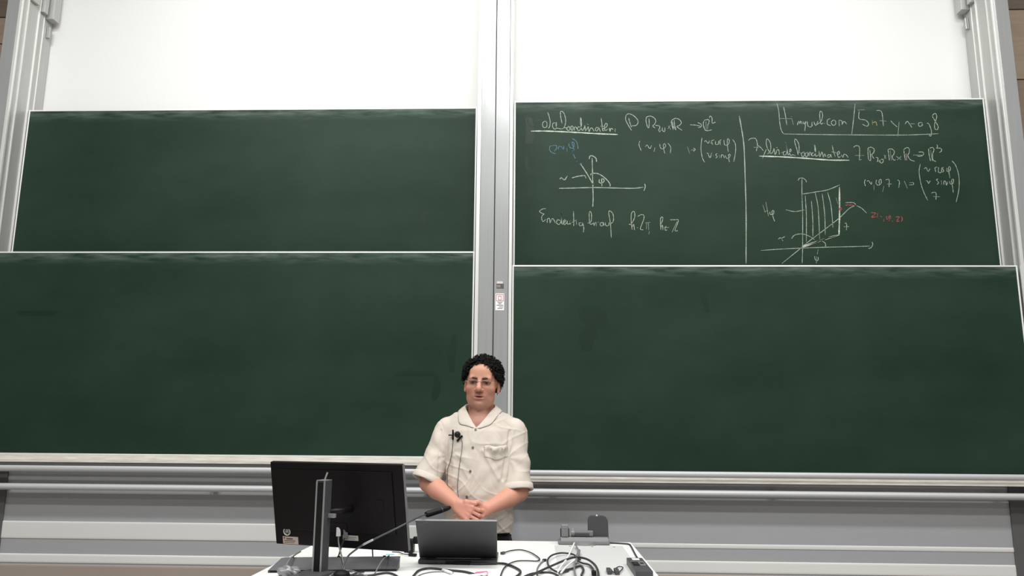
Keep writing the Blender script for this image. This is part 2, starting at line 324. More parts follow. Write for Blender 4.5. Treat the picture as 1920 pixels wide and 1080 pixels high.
 'cylinder_mapping': [[[2679,3097],[2667,3043],[2673,2961],[2689,2898],[2705,2858]],[[2877,3117],[2898,3083],[2910,3015],[2903,2933],[2878,2846]],[[2699,3063],[2713,3072],[2723,3047],[2736,3065]],[[2782,3076],[2768,3070],[2770,3042]],[[2790,3074],[2787,3042],[2804,3042],[2809,3072]],[[2822,3074],[2813,3067],[2820,3051],[2810,3040]],[[2841,3069],[2841,3047],[2858,3051],[2863,3074],[2852,3074],[2851,3042],[2854,3003]],[[2705,2986],[2714,2984],[2719,2968],[2731,2986]],[[2781,2997],[2770,2992],[2781,2974],[2771,2961]],[[2799,2988],[2799,2958]],[[2812,2958],[2816,2983],[2826,2979],[2828,2956],[2839,2979]],[[2850,2983],[2853,2965],[2870,2969],[2875,2994],[2863,2988],[2865,2942],[2866,2906]],[[2730,2905],[2750,2911],[2760,2902],[2755,2862]],[[2741,2883],[2781,2881]],[[2330,2996],[2323,2976],[2328,2951]],[[2339,2983],[2350,2987],[2364,2964],[2369,2980]],[[2380,2960],[2379,2926]],[[2400,2994],[2394,2971],[2408,2957],[2426,2971],[2426,2996],[2414,2985],[2415,2957]],[[2442,2953],[2431,2914]],[[2456,2993],[2477,2993],[2473,2944]],[[2464,2965],[2492,2965]],[[2529,2993],[2540,2980],[2533,2941]],[[2571,2984],[2586,2936]],[[2600,2973],[2627,2974]],[[2598,2959],[2624,2961],[2627,2973]]],
 'cylinder_sketch': [[[1936,3002],[1930,2903],[1926,2764],[1914,2558],[1905,2454]],[[1911,2990],[1921,3005],[1943,3005],[1960,2990],[1961,2978]],[[1934,2901],[2007,2913],[2091,2928],[2170,2961]],[[1950,2891],[1949,2764],[1939,2592]],[[1986,2856],[1987,2729],[1981,2626]],[[2013,2908],[2025,2810],[2022,2612]],[[2056,2902],[2063,2775],[2058,2638]],[[2090,2914],[2106,2821],[2108,2683]],[[2140,2876],[2150,2833]],[[1780,2453],[1897,2547],[1943,2586],[2058,2672],[2153,2746],[2214,2804],[2254,2826]],[[1656,2537],[1821,2548],[2040,2557],[2258,2562],[2328,2565]],[[2341,2592],[2345,2575],[2333,2555],[2316,2549]],[[1682,2831],[1696,2781]],[[1702,2851],[1714,2758]],[[1688,2787],[1713,2793]],[[1724,2787],[1725,2770],[1745,2770],[1749,2793],[1737,2787],[1744,2747],[1751,2723]],[[1824,2799],[1878,2787],[1939,2798]],[[1767,2609],[1781,2618],[1791,2601]],[[1809,2626],[1786,2612],[1796,2598]],[[1849,2612],[1869,2635],[1914,2643],[1957,2629],[1991,2605]],[[2037,2598],[2055,2581],[2055,2558]],[[2009,2547],[2001,2513]],[[1984,2501],[1987,2479],[2002,2473],[2007,2496]],[[1997,2501],[1992,2454]],[[2183,2712],[2194,2706],[2190,2666]],[[2174,2688],[2208,2689]],[[2195,2844],[2245,2844],[2260,2829]],[[2265,2824],[2292,2809],[2322,2777]]],
 'bold_edges': [[[2166,2946],[2154,2763],[2142,2632]],[[1912,2564],[2020,2598],[2146,2637]],[[1917,2558],[2043,2606],[2132,2635]]],
 'red_point': [[[2157,2807],[2166,2812],[2168,2801],[2159,2795],[2154,2804],[2164,2805]],[[2191,2827],[2222,2829],[2254,2825]],[[2350,2780],[2377,2774],[2350,2749],[2381,2753]],[[2354,2763],[2373,2763]],[[2390,2774],[2385,2746]],[[2403,2757],[2416,2749]],[[2426,2737],[2422,2720]],[[2444,2757],[2445,2737],[2464,2740],[2466,2760],[2457,2751],[2457,2723]],[[2477,2728],[2477,2717]],[[2500,2751],[2520,2751],[2504,2723],[2520,2723]],[[2534,2757],[2538,2737],[2531,2720]]],
}
# cables: (x, y) in millimetres on the desk top
CABLES = {
 'charger': [[136,3305],[166,3365],[205,3383],[244,3314],[272,3207],[280,3144],[268,3105],[236,3109],[195,3099],[167,3036],[152,2944],[147,2796],[152,2654]],
 'video': [[19,3036],[59,3034],[137,3046],[173,3002],[200,2936],[212,2883],[210,2831],[197,2770],[172,2683]],
 'front': [[-148,2659],[-148,2773],[-146,2876],[-124,2922],[-96,2924],[-45,2895],[15,2868],[56,2819],[87,2771],[110,2697]],
 'frontthin': [[-138,2764],[-125,2825],[-97,2864],[-57,2873],[-21,2854]],
 'arc': [[206,2704],[231,2802],[257,2855],[295,2879],[323,2871],[340,2821],[347,2733]],
 'bigloop': [[232,2725],[280,2847],[344,2993],[386,3078],[418,3117],[452,3083],[471,3014],[481,2926],[480,2821],[472,2705]],
 'coil': [[436,3156],[423,3220],[407,3259],[365,3269],[328,3199],[310,3084],[311,2967],[323,2892],[341,2851],[362,2874],[382,2907]],
 'usb': [[271,2825],[270,2909],[274,2987],[284,3070],[296,3132]],
 'white1': [[430,3525],[414,3372],[397,3218],[382,3090],[355,2916],[342,2811]],
 'white2': [[418,3117],[394,3020],[371,2917],[352,2812]],
 'gray1': [[435,3494],[437,3345],[419,3155],[407,3009],[401,2877],[400,2737]],
 'gray2': [[441,3331],[434,3234],[420,3117],[413,3010]],
 'branch': [[421,3105],[438,3047],[460,3013],[468,2936],[467,2861]],
 'knot': [[346,2862],[370,2906],[394,2941],[428,2999],[435,2922],[422,2817]],
 'edge': [[585,3646],[631,3633],[671,3611],[675,3547],[667,3350],[661,3175],[654,3029]],
 'laptopleft': [[-234,3218],[-259,3230],[-285,3269],[-315,3281]],
 'rightloop': [[534,2930],[536,2877],[549,2857],[572,2933],[580,2978],[566,2988],[548,2942]],
 'rightstub': [[524,2996],[529,2940],[534,2908]],
 'behind': [[-283,3370],[-271,3448],[-268,3528],[-262,3595]],
 'lowleft1': [[-424,2732],[-419,2813],[-385,2847],[-342,2798],[-300,2742]],
 'lowleft2': [[-518,2696],[-571,2822],[-603,2884],[-632,2995],[-666,3116]],
 'lowleft3': [[-445,2692],[-395,2774],[-303,2771],[-250,2826],[-204,2769],[-174,2657]],
}
# ---------------------------------------------------------------- the hall
X0, X1, Y0, Y1, ZC = -8.6, 8.2, -8.5, 4.95, 5.60
def struct(name, mb, m): return tag(mb.build(name, m), kind='structure')
struct('floor', MB().box(X0, X1, Y0, Y1 + .2, -0.1, 0), M['floor'])
struct('ceiling', MB().box(X0, X1, Y0, Y1 + .2, ZC, ZC + .1), M['plaster'])
struct('wall_left', MB().box(X0 - .1, X0, Y0, Y1 + .2, 0, ZC), M['plaster'])
struct('wall_right', MB().box(X1, X1 + .1, Y0, Y1 + .2, 0, ZC), M['plaster'])
struct('wall_back', MB().box(X0, X1, Y0 - .1, Y0, 0, ZC), M['plaster'])
wf = struct('wall_front', MB().box(X0, X1, Y1, Y1 + .1, 0, ZC), M['white_wall'])
# wood cladding either side of the board system, one panel per field
def clad(x0, x1, rows):
    for z0, z1, k in rows:
        xx = x0
        while xx < x1 - .02:
            x2 = min(xx + 0.9, x1)
            o = MB().box(xx + .004, x2 - .004, Y1 - .022, Y1 - .001, z0 + .004, z1 - .004, 0.002).build('panel', M[k], wf)
            xx = x2
clad(X0, -3.22, [(0, 1.2, 'wood_b'), (1.2, 2.4, 'wood_b'), (2.4, 3.62, 'wood_b'), (3.62, 4.04, 'wood_a'), (4.04, 4.24, 'wood_a'), (4.24, ZC, 'wood_c')])
clad(3.22, X1, [(0, 1.2, 'wood_b'), (1.2, 2.4, 'wood_b'), (2.4, 3.72, 'wood_b'), (3.72, 4.22, 'wood_a'), (4.22, ZC, 'wood_c')])
# metal cladding, raised pale grey bands and skirting below the boards
struct('trim_1', MB().box(-3.10, -.10, 4.652, 4.72, 0.50, 1.42), M['panel'])
struct('trim_2', MB().box(.10, 3.10, 4.652, 4.72, 0.50, 1.42), M['panel'])
def wall_band(n, x0, x1, z0, z1, dp, k='wall_band'):
    y = 4.652
    struct('trim_%d' % n, MB().prism([(y, z0), (y - dp * .8, z0 + .003), (y - dp, z0 + .010), (y - dp, z1 - .010), (y - dp * .8, z1 - .003), (y, z1)], x0, x1), M[k])
wall_band(3, -3.10, -.10, .783, .881, .005)
wall_band(4, -3.10, -.10, .649, .699, .005)
wall_band(5, .10, 3.10, .7745, .800, .004)
wall_band(6, .10, 3.10, .642, .707, .005)
wall_band(7, -3.10, -.10, 0.0, .640, .006, 'skirt')
wall_band(8, .10, 3.10, 0.0, .633, .006, 'skirt')
struct('trim_10', MB().box(2.925, 3.10, 4.640, 4.652, 0.0, 1.16, .002), M['end_strip'])  # dark upright strips at both outer ends, below the boards
struct('trim_11', MB().box(-3.10, -2.855, 4.640, 4.652, 0.0, 1.16, .002), M['end_strip'])

# ---------------------------------------------------------------- guide columns
def fin(x, inner, y0, y1, side):
    a, b = sorted((x, x + side * inner))
    return MB().box(a, b, y0, y1, 0.0, 5.1, 0.0015)
def outer_column(side, label):
    s = -side                                   # towards the boards
    t = thing('guide_column', (side * 3.165, 4.76, 0), label, 'column', 'aluminium guide columns of the sliding boards')
    a, b = sorted((side * 3.206, side * 3.124))
    MB().box(a, b, 4.606, 4.945, 0, 5.1, .003).build('body', M['alu'], t)
    a, b = sorted((side * 3.206, side * 3.1245))
    MB().box(a, b, 4.598, 4.6055, 0, 5.1, .0015).build('cover_profile', M['alu'], t)
    x = side * 3.124
    for inner, y0, y1, m in ((.019, 4.596, 4.612, 'alu_light'), (.010, 4.672, 4.680, 'alu_light'), (.009, 4.784, 4.795, 'alu_light'), (.006, 4.846, 4.853, 'alu_light')):
        fin(x, inner, y0, y1, s).build('guide_rib', M[m], t)
    a, b = sorted((x, x + s * .0012))
    MB().box(a, b, 4.612, 4.94, 0, 5.1).build('inner_lining', M['alu_in'], t)
    # stops and rope brackets near the top of the travel
    xs = x + s * .003
    def br(dx, y0, y1, z0, z1, m):
        a, b = sorted((xs, xs + s * dx))
        return MB().box(a, b, y0, y1, z0, z1, .002).build('stop_bracket', M[m], t)
    br(.020, 4.684, 4.760, 4.225, 4.60, 'alu_in')
    br(.026, 4.80, 4.842, 4.205, 4.60, 'alu_in')
    br(.055, 4.858, 4.925, 4.185, 4.60, 'alu_in')
    br(.022, 4.885, 4.905, 4.06, 4.14, 'silver')
    return t
outer_column(-1, 'aluminium guide column at the left end of the boards')
outer_column(1, 'aluminium guide column at the right end of the boards')
def inner_column(x0, x1, lip0, lip1, label):
    t = thing('guide_column', ((x0 + x1) / 2, 4.76, 0), label, 'column', 'aluminium guide columns of the sliding boards')
    MB().box(x0, x1, 4.598, 4.945, 0, 5.1, .002).build('body', M['alu'], t)
    MB().box(lip0, lip1, 4.603, 4.940, 0, 5.1, .003).build('edge_profile', M['alu_light'], t)
    return t
inner_column(-.0835, .0022, -.108, -.0845, 'left half of the twin centre column, between the boards')
inner_column(.0082, .0915, .0935, .1125, 'right half of the twin centre column, carrying two stickers')
struct('trim_9', MB().box(.0024, .0080, 4.601, 4.945, 0, 5.1), M['gap'])

# ---------------------------------------------------------------- sliding boards
BG = 'green sliding chalkboards'
def blackboard(x0, x1, z0, z1, y, label, tray):
    t = thing('sliding_blackboard', ((x0 + x1) / 2, y + .015, z0), label, 'blackboard', BG)
    fw = .009
    MB().box(x0 + fw, x1 - fw, y + .002, y + .024, z0 + fw, z1 - fw).build('writing_surface', M['board'], t)
    fr = []
    MB().box(x0, x1, y, y + .028, z1 - fw, z1, .001).build('frame_top', M['frame'], t)
    MB().box(x0, x1, y, y + .028, z0, z0 + fw, .001).build('frame_bottom', M['frame'], t)
    MB().box(x0, x0 + fw, y, y + .028, z0 + fw, z1 - fw, .001).build('frame_side', M['frame'], t)
    MB().box(x1 - fw, x1, y, y + .028, z0 + fw, z1 - fw, .001).build('frame_side', M['frame'], t)
    if tray:
        zt = z0
        tr = MB().prism([(y - .001, zt), (y - .001, zt - .040), (y - .052, zt - .040), (y - .054, zt - .022), (y - .049, zt - .022), (y - .046, zt - .034), (y - .008, zt - .034), (y - .006, zt)], x0, x1).build('chalk_tray', M['dusty'], t)
        dm = MB()
        MB().box(x0 + .002, x1 - .002, y - .0545, y - .0515, zt - .040, zt - .024, .001).build('tray_lip', M['dusty'], tr)
    return t
XL0, XL1, XR0, XR1 = -3.098, -.1135, .1155, 3.098
ll = blackboard(XL0, XL1, 1.262, 2.489, 4.62, 'lower left green chalkboard, wiped clean, behind the black monitor', True)
lr = blackboard(XR0, XR1, 1.178, 2.4046, 4.62, 'lower right green chalkboard, wiped clean, beside the man', True)
ul = blackboard(-3.115, -.128, 2.255, 3.4948, 4.80, 'upper left green chalkboard, wiped clean, with nothing written on it', False)
ur = blackboard(.1145, 3.115, 2.295, 3.535, 4.80, 'upper right green chalkboard covered with chalk formulas and sketches', False)

def ribbon(strokes, width, name, m, parent, label=None, y=4.8014, off=0.0):
    for st in strokes:
        mb = MB()
        P = smooth_line([(x / 1000, 0, z / 1000) for x, z in st], 5)
        n = len(P); vs = []
        for i, p in enumerate(P):
            t = P[min(i + 1, n - 1)] - P[max(i - 1, 0)]
            if t.length < 1e-6: t = Vector((1, 0, 0))
            t.normalize(); q = Vector((-t.z, 0, t.x))
            wv = width * (0.5 + 0.12 * math.sin(i * 1.7 + st[0][0])) * (0.55 if i in (0, n - 1) else 1)
            for s in (-1, 1):
                vs.append((p.x + q.x * wv * s, y + off, p.z + q.z * wv * s))
        mb.add(vs, [(2 * i, 2 * i + 1, 2 * i + 3, 2 * i + 2) for i in range(n - 1)])
        o = mb.build('chalk_stroke', m, parent)
        if label: o['label'] = label
W = .0041
for i, (nm, wd, mk) in enumerate([
        ('polar_heading', W, 'chalk'), ('polar_underline', .0075, 'chalk_bold'), ('wiped_letter', .010, 'chalk_faint'), ('point_name', W, 'chalk_blue'),
        ('polar_formula', W, 'chalk'), ('polar_mapping', W * .9, 'chalk'), ('dividing_line', .006, 'chalk'), ('polar_sketch', .0055, 'chalk'),
        ('uniqueness_note', W, 'chalk'), ('web_address', W, 'chalk'), ('web_address_yellow', W, 'chalk_yellow'), ('cylinder_heading', W, 'chalk'),
        ('cylinder_underline', .0075, 'chalk_bold'), ('cylinder_formula', W, 'chalk'), ('pink_stroke', .008, 'chalk_pink'), ('cylinder_mapping', W * .9, 'chalk'),
        ('cylinder_sketch', W, 'chalk'), ('bold_edges', .008, 'chalk_bold'), ('red_point', .0055, 'chalk_red')]):
    lab = {'point_name': 'blue chalk stroke', 'red_point': 'red chalk stroke', 'web_address_yellow': 'yellow chalk stroke'}.get(nm)
    ribbon(CHALK[nm], wd, 'chalk_' + nm, M[mk], ur, lab, off=-.00004 * i)

# damp streaks left by the wiping cloth
def wipe(x, z, w_, h_, y, par, lean=0.0):
    mb = MB(); n = 9; vs = []
    for i in range(n):
        t_ = i / (n - 1); ww_ = w_ * (.75 + .25 * math.sin(t_ * 3.1)) * (1 + .12 * math.sin(7 * t_ + x * 9))
        cx_ = x + lean * t_ + .006 * math.sin(5 * t_ + z * 7)
        vs += [(cx_ - ww_ / 2, y, z - h_ * t_), (cx_ + ww_ / 2, y, z - h_ * t_)]
    mb.add(vs, [(2 * i, 2 * i + 1, 2 * i + 3, 2 * i + 2) for i in range(n - 1)])
    mb.build('wipe_mark', M['wiped'], par)
wipe(.212, 3.425, .055, .185, 4.8016, ur)
wipe(.200, 3.15, .025, .10, 4.8016, ur)
wipe(-.455, 2.80, .045, .085, 4.8016, ul)
wipe(.60, 2.14, .15, .11, 4.6216, lr, .01); wipe(.575, 2.03, .09, .14, 4.6216, lr, -.02)
wipe(1.255, 2.26, .030, .14, 4.6216, lr, .012)
wipe(-.235, 1.98, .04, .22, 4.6216, ll); wipe(-.46, 1.76, .24, .025, 4.6216, ll); wipe(-.33, 1.735, .04, .14, 4.6216, ll)
wipe(-2.78, 2.12, .26, .03, 4.6216, ll)

# ---------------------------------------------------------------- bars under the boards
def bar(x0, x1, zt, h, label):
    t = thing('protective_rail', ((x0 + x1) / 2, 4.57, zt - h), label, 'rail', 'aluminium bars below the boards')
    n = 10
    poly = [(4.572 - .017 * math.cos(a) , zt - h / 2 + h / 2 * math.sin(a)) for a in [math.pi * (-.5 + k / n) for k in range(n + 1)]]
    poly = poly + [(4.595, zt), (4.595, zt - h)]
    MB().prism(poly, x0, x1).build('bar', M['rail'], t, auto=R(40))
    for xx in (x0 + .25, (x0 + x1) / 2, x1 - .25):
        MB().box(xx - .02, xx + .02, 4.594, 4.652, zt - h + .004, zt - .012 if zt > 1.15 else zt - .006).build('bracket', M['alu_in'], t)
    return t
for side, x0, x1 in (('left', -3.10, -.11), ('right', .11, 3.10)):
    # the upper bar on the right runs in front of the board, so its brackets stay below the frame
    t = bar(x0, x1, 1.0995, .036, 'lower aluminium bar under the %s chalkboards' % side)
for side, x0, x1 in (('left', -3.10, -.11), ('right', .11, 3.10)):
    t = thing('protective_rail', ((x0 + x1) / 2, 4.56, 1.169), 'upper aluminium bar under the %s chalkboards' % side, 'rail', 'aluminium bars below the boards')
    n = 10; zt, h = 1.203, .034
    poly = [(4.559 - .012 * math.cos(a), zt - h / 2 + h / 2 * math.sin(a)) for a in [math.pi * (-.5 + k / n) for k in range(n + 1)]]
    poly += [(4.564, zt), (4.564, zt - h)]
    MB().prism(poly, x0, x1).build('bar', M['rail'], t, auto=R(40))
    for xx in (x0, x1 - .012):
        MB().box(xx, xx + .012, 4.5635, 4.5985, zt - h, zt).build('end_bracket', M['alu_in'], t)

# ---------------------------------------------------------------- stickers on the centre column
t = thing('sticker', (.044, 4.5975, 2.257), 'small black sticker with white stripes on the centre column', 'sticker')
MB().box(.022, .066, 4.5968, 4.5978, 2.257, 2.286).build('dark_field', M['print'], t)
MB().box(.024, .060, 4.5968, 4.5978, 2.2865, 2.300).build('white_field', M['label'], t)
for z in (2.266, 2.274):
    MB().box(.024, .046, 4.5964, 4.5967, z, z + .002).build('printed_line', M['label'], t)
t = thing('sticker', (.043, 4.5975, 2.125), 'white notice sticker with a red printed box on the centre column', 'sticker')
MB().box(.017, .069, 4.5968, 4.5978, 2.125, 2.227).build('paper', M['paper'], t)
def frame_print(x0, x1, z0, z1, wd, m):
    mb = MB(); y0, y1 = 4.5963, 4.5967
    mb.box(x0, x1, y0, y1, z1 - wd, z1); mb.box(x0, x1, y0, y1, z0, z0 + wd); mb.box(x0, x0 + wd, y0, y1, z0, z1); mb.box(x1 - wd, x1, y0, y1, z0, z1)
    return mb.build('printed_frame', m, t)
frame_print(.022, .065, 2.180, 2.222, .003, M['red_print'])
frame_print(.034, .053, 2.186, 2.212, .003, M['red_print'])
for x0, x1, z in ((.030, .058, 2.171), (.034, .052, 2.163), (.024, .064, 2.154), (.038, .064, 2.144), (.030, .060, 2.135)):
    MB().box(x0, x1, 4.5963, 4.5967, z, z + .0035).build('printed_line', M['print'], t)
# ---------------------------------------------------------------- lecturer's desk
DZ = .93
t = thing('lecturer_desk', (-.01, 3.12, 0), 'white lecturer desk covered with equipment and cables', 'desk')
MB().box(-.70, .692, 2.55, 3.70, DZ - .032, DZ, .003).build('desk_top', M['desk'], t)
MB().box(-.68, -.655, 2.60, 3.62, 0, DZ - .032).build('side_panel', M['desk'], t)
MB().box(.647, .672, 2.60, 3.62, 0, DZ - .032).build('side_panel', M['desk'], t)
MB().box(-.655, .647, 2.60, 2.62, .06, DZ - .032).build('front_panel', M['desk'], t)
pl = MB().box(.345, .640, 2.70, 3.565, DZ, DZ + .0016, .0005).build('inset_plate', M['plate'], t)
for xx, yy in ((.412, 3.537), (.507, 3.530), (.60, 3.525)):
    MB().lathe([(.005, 0), (.005, .0012), (.002, .0016)], (xx, yy, DZ + .0016), n=12).build('screw', M['mid_grey'], pl)

# ---------------------------------------------------------------- monitor on its column
t = thing('computer_monitor', (-.45, 2.90, DZ), 'black computer monitor seen from behind on a silver-edged column', 'monitor')
MM = Matrix.Translation((-.45, 2.962, .995)) @ Matrix.Rotation(-.303, 4, 'Z') @ Matrix.Rotation(.223, 4, 'X')
scr = MB().box(-.275, .275, 0.0, .020, 0, .312, .004, MM).build('screen_housing', M['black_gloss'], t)
MB().box(-.268, .268, .0202, .0212, .012, .304, 0, MM).build('display', M['black_gloss'], scr)
MB().box(.2755, .2785, .004, .018, .002, .310, .001, MM).build('bezel_edge', M['mid_grey'], scr)
bk = MB().box(-.235, .235, -.005, -.0004, .060, .285, .002, MM).build('back_cover', M['black_gloss'], t)
MB().box(-.09, .04, -.007, -.0052, .062, .095, .001, MM).build('connector_bay', M['black_gloss'], bk)
MB().box(.165, .195, -.0066, -.0052, .14, .185, .001, MM).build('vent_field', M['black_gloss'], bk)
lg = MB()
rim = [(MM @ Vector((-.222 + .0135 * math.cos(a), -.0016, .050 + .0135 * math.sin(a)))) for a in [2 * math.pi * k / 24 for k in range(25)]]
lg.tube(rim, .0022, 6)
lo = lg.build('round_emblem', M['label'], scr)
MB().box(-.229, -.215, -.0016, -.0004, .049, .0515, 0, MM).box(-.227, -.2245, -.0016, -.0004, .043, .057, 0, MM).box(-.219, -.2165, -.0016, -.0004, .043, .057, 0, MM).box(-.227, -.217, -.0016, -.0004, .0555, .058, 0, MM).build('emblem_letters', M['label'], scr)
def lab(x0, x1, z0, z1, y, mk, lines, par):
    o = MB().box(x0, x1, y - .0006, y - .0001, z0, z1, 0, MM).build('label', M[mk], par)
    for a, b, c, d in lines:
        MB().box(x0 + a, x0 + b, y - .0009, y - .00065, z0 + c, z0 + d, 0, MM).build('printed_line', M['print'], o)
lab(-.243, -.176, .003, .031, 0, 'label_pink', [(.004, .010, .019, .026), (.016, .044, .017, .022), (.006, .055, .011, .0135), (.006, .050, .005, .007)], scr)
lab(.016, .080, .030, .049, 0, 'label', [(.006, .056, .011, .0125), (.006, .05, .005, .0065)], scr)
cm = Matrix.Translation((-.478, 2.80, 0)) @ Matrix.Rotation(-.30, 4, 'Z')
col = MB().box(-.018, .018, -.016, .026, DZ + .012, 1.243, .001, cm).build('column', M['dark_grey'], t)
MB().box(-.0115, .0115, -.0185, -.0162, DZ + .014, 1.238, 0, cm).build('column_slot', M['black'], col)
for sx in (-1, 1):
    a, b = sorted((sx * .0122, sx * .0182))
    MB().box(a, b, -.0195, -.0162, DZ + .012, 1.243, .0008, cm).build('silver_edge', M['silver'], col)
MB().box(-.018, .018, -.018, .026, 1.2435, 1.2465, .001, cm).build('column_cap', M['silver'], col)
MB().tube([cm @ Vector((.004, .0, 1.246)), cm @ Vector((.006, .002, 1.256)), cm @ Vector((.011, .004, 1.272))], .003, 8).build('release_lever', M['silver'], col)
arm = MB().tube([cm @ Vector((.012, .026, 1.135)), cm @ Vector((.03, .085, 1.135)), cm @ Vector((.045, .135, 1.138))], .011, 12).build('tilt_arm', M['black_gloss'], t, smooth=True)
MB().box(.018, .045, .008, .020, 1.118, 1.132, .002, cm).build('tilt_grip', M['silver'], arm)
MB().box(-.055, .055, -.11, .022, DZ, DZ + .012, .004, cm).build('base_plate', M['dark_grey'], t)

# ---------------------------------------------------------------- sound bar in front of it
t = thing('sound_bar', (-.44, 2.88, DZ), 'long black sound bar lying on the desk under the monitor', 'speaker')
vb = [(-.662, 2.816, DZ), (-.224, 2.882, DZ), (-.228, 2.962, DZ), (-.662, 2.90, DZ),
      (-.662, 2.816, DZ + .008), (-.224, 2.882, DZ + .008), (-.228, 2.962, DZ + .012), (-.662, 2.90, DZ + .012),
      (-.633, 2.866, DZ + .042), (-.221, 2.932, DZ + .042), (-.226, 2.955, DZ + .040), (-.630, 2.893, DZ + .040)]
fb = [(0, 1, 2, 3), (0, 1, 5, 4), (1, 2, 6, 5), (2, 3, 7, 6), (3, 0, 4, 7), (4, 5, 9, 8), (5, 6, 10, 9), (6, 7, 11, 10), (7, 4, 8, 11), (8, 9, 10, 11)]
MB().add(vb, fb).build('housing', M['dark_grey'], t)
MB().add([(-.655, 2.8142, DZ + .001), (-.226, 2.8788, DZ + .001), (-.226, 2.8788, DZ + .008), (-.655, 2.8142, DZ + .008)], [(0, 1, 2, 3)]).add([(-.655, 2.8155, DZ + .001), (-.226, 2.880, DZ + .001), (-.226, 2.880, DZ + .008), (-.655, 2.8155, DZ + .008)], [(0, 1, 2, 3)]).build('front_strip', M['black'], t)
for k in range(3):
    x = -.60 + .16 * k
    MB().lathe([(.006, 0), (.006, .003), (.004, .004)], (x, 2.880 + (x + .633) * .16, DZ + .0405), n=12).build('button', M['black'], t)

# ---------------------------------------------------------------- laptop
t = thing('laptop', (-.027, 3.15, DZ), 'open dark grey laptop with its lid towards the camera', 'laptop')
LM = Matrix.Translation((-.027, 3.090, DZ + .016)) @ Matrix.Rotation(.024, 4, 'Z') @ Matrix.Rotation(.80, 4, 'X')
lid = MB().box(-.1475, .1475, -.0035, .0035, .002, .221, .003, LM).build('lid', M['lid'], t)
MB().box(-.141, .141, .0036, .0042, .014, .214, 0, LM).build('screen', M['black_gloss'], lid)
MB().box(-.1475, .1475, -.0036, .0035, .2208, .2222, .0004, LM).build('lid_rim', M['mid_grey'], lid)
BMt = Matrix.Translation((-.027, 3.090, DZ)) @ Matrix.Rotation(.024, 4, 'Z')
base = MB().box(-.147, .147, -.050, .165, .002, .015, .003, BMt).build('base', M['dark_grey'], t)
MB().box(-.125, .125, .03, .115, .0152, .0162, 0, BMt).build('keyboard', M['black'], base)
for sx in (-.105, .105):
    MB().tube([BMt @ Vector((sx - .02, 0, .017)), BMt @ Vector((sx + .02, 0, .017))], .005, 10).build('hinge', M['dark_grey'], base)
MB().box(-.045, .050, -.0525, -.050, .003, .013, 0, BMt).build('port_strip', M['black'], base)
fc = bpy.data.curves.new('laptop_logo', 'FONT')
fc.body = 'ThinkPad'; fc.size = .0105; fc.extrude = .0002
fo = bpy.data.objects.new('tmp_text', fc); C.objects.link(fo)
dg = bpy.context.evaluated_depsgraph_get()
me = bpy.data.meshes.new_from_object(fo.evaluated_get(dg))
bpy.data.objects.remove(fo, do_unlink=True)
TM = LM @ Matrix.Translation((-.138, -.0039, .196)) @ Matrix.Rotation(R(26), 4, 'Y').inverted() @ Matrix.Rotation(math.pi / 2, 4, 'X')
mb = MB(); mb.add([TM @ v.co for v in me.vertices], [tuple(p.vertices) for p in me.polygons])
mb.build('lid_lettering', M['mid_grey'], lid)

# ---------------------------------------------------------------- document camera
t = thing('document_camera', (.474, 3.63, DZ), 'grey folded document camera at the back of the desk', 'camera')
bs = MB().box(.362, .588, 3.585, 3.685, DZ + .002, DZ + .016, .004).build('base_plate', M['mid_grey'], t)
MB().prism([(3.596, DZ + .016), (3.604, DZ + .031), (3.672, DZ + .031), (3.680, DZ + .016)], .374, .582).build('base_body', M['mid_grey'], bs)
MB().lathe([(.06, 0), (.06, .0005), (.055, .012), (.0, .012)][:3], (.475, 3.612, DZ + .002), n=28).build('front_curve', M['mid_grey'], bs)
hd = MB()
hp = [(-.044, 0), (.046, 0), (.045, .060), (.043, .080), (.036, .092), (.020, .096), (-.030, .096), (-.039, .090), (-.043, .078)]
n = len(hp)
vs = [(.540 + x, 3.625, DZ + .0225 + z) for x, z in hp] + [(.540 + x, 3.675, DZ + .0225 + z) for x, z in hp]
hd.add(vs, [tuple(range(n)), tuple(range(2 * n - 1, n - 1, -1))] + [(i, (i + 1) % n, n + (i + 1) % n, n + i) for i in range(n)])
ho = hd.build('camera_head', M['dark_grey'], t)
MB().lathe([(.004, 0), (.004, .003), (.002, .005)], (.536, 3.645, DZ + .1182), n=12).build('indicator', M['paper'], ho)
MB().box(.430, .518, 3.612, 3.650, DZ + .033, DZ + .058, .006).build('folding_arm', M['mid_grey'], t)
MB().box(.434, .500, 3.6105, 3.612, DZ + .035, DZ + .047, 0).build('arm_recess', M['dark_grey'], t)
yk = MB().box(.376, .407, 3.600, 3.640, DZ + .0312, DZ + .078, .005).build('lamp_head', M['mid_grey'], t)
MB().box(.377, .406, 3.602, 3.638, DZ + .0785, DZ + .083, .002).build('lamp_cap', M['silver'], yk)
for sx in (.3725, .4085):
    MB().box(sx, sx + .003, 3.61, 3.63, DZ + .0312, DZ + .066, .001).build('yoke_arm', M['black'], yk)
MB().lathe([(.013, 0), (.014, .003), (.014, .012), (.012, .016)], (.420, 3.618, DZ + .046), axis=(1, 0, 0), n=16).build('hinge_knob', M['mid_grey'], t, auto=R(35))
MB().box(.4225, .430, 3.612, 3.630, DZ + .058, DZ + .067, .002).build('latch', M['silver'], t)

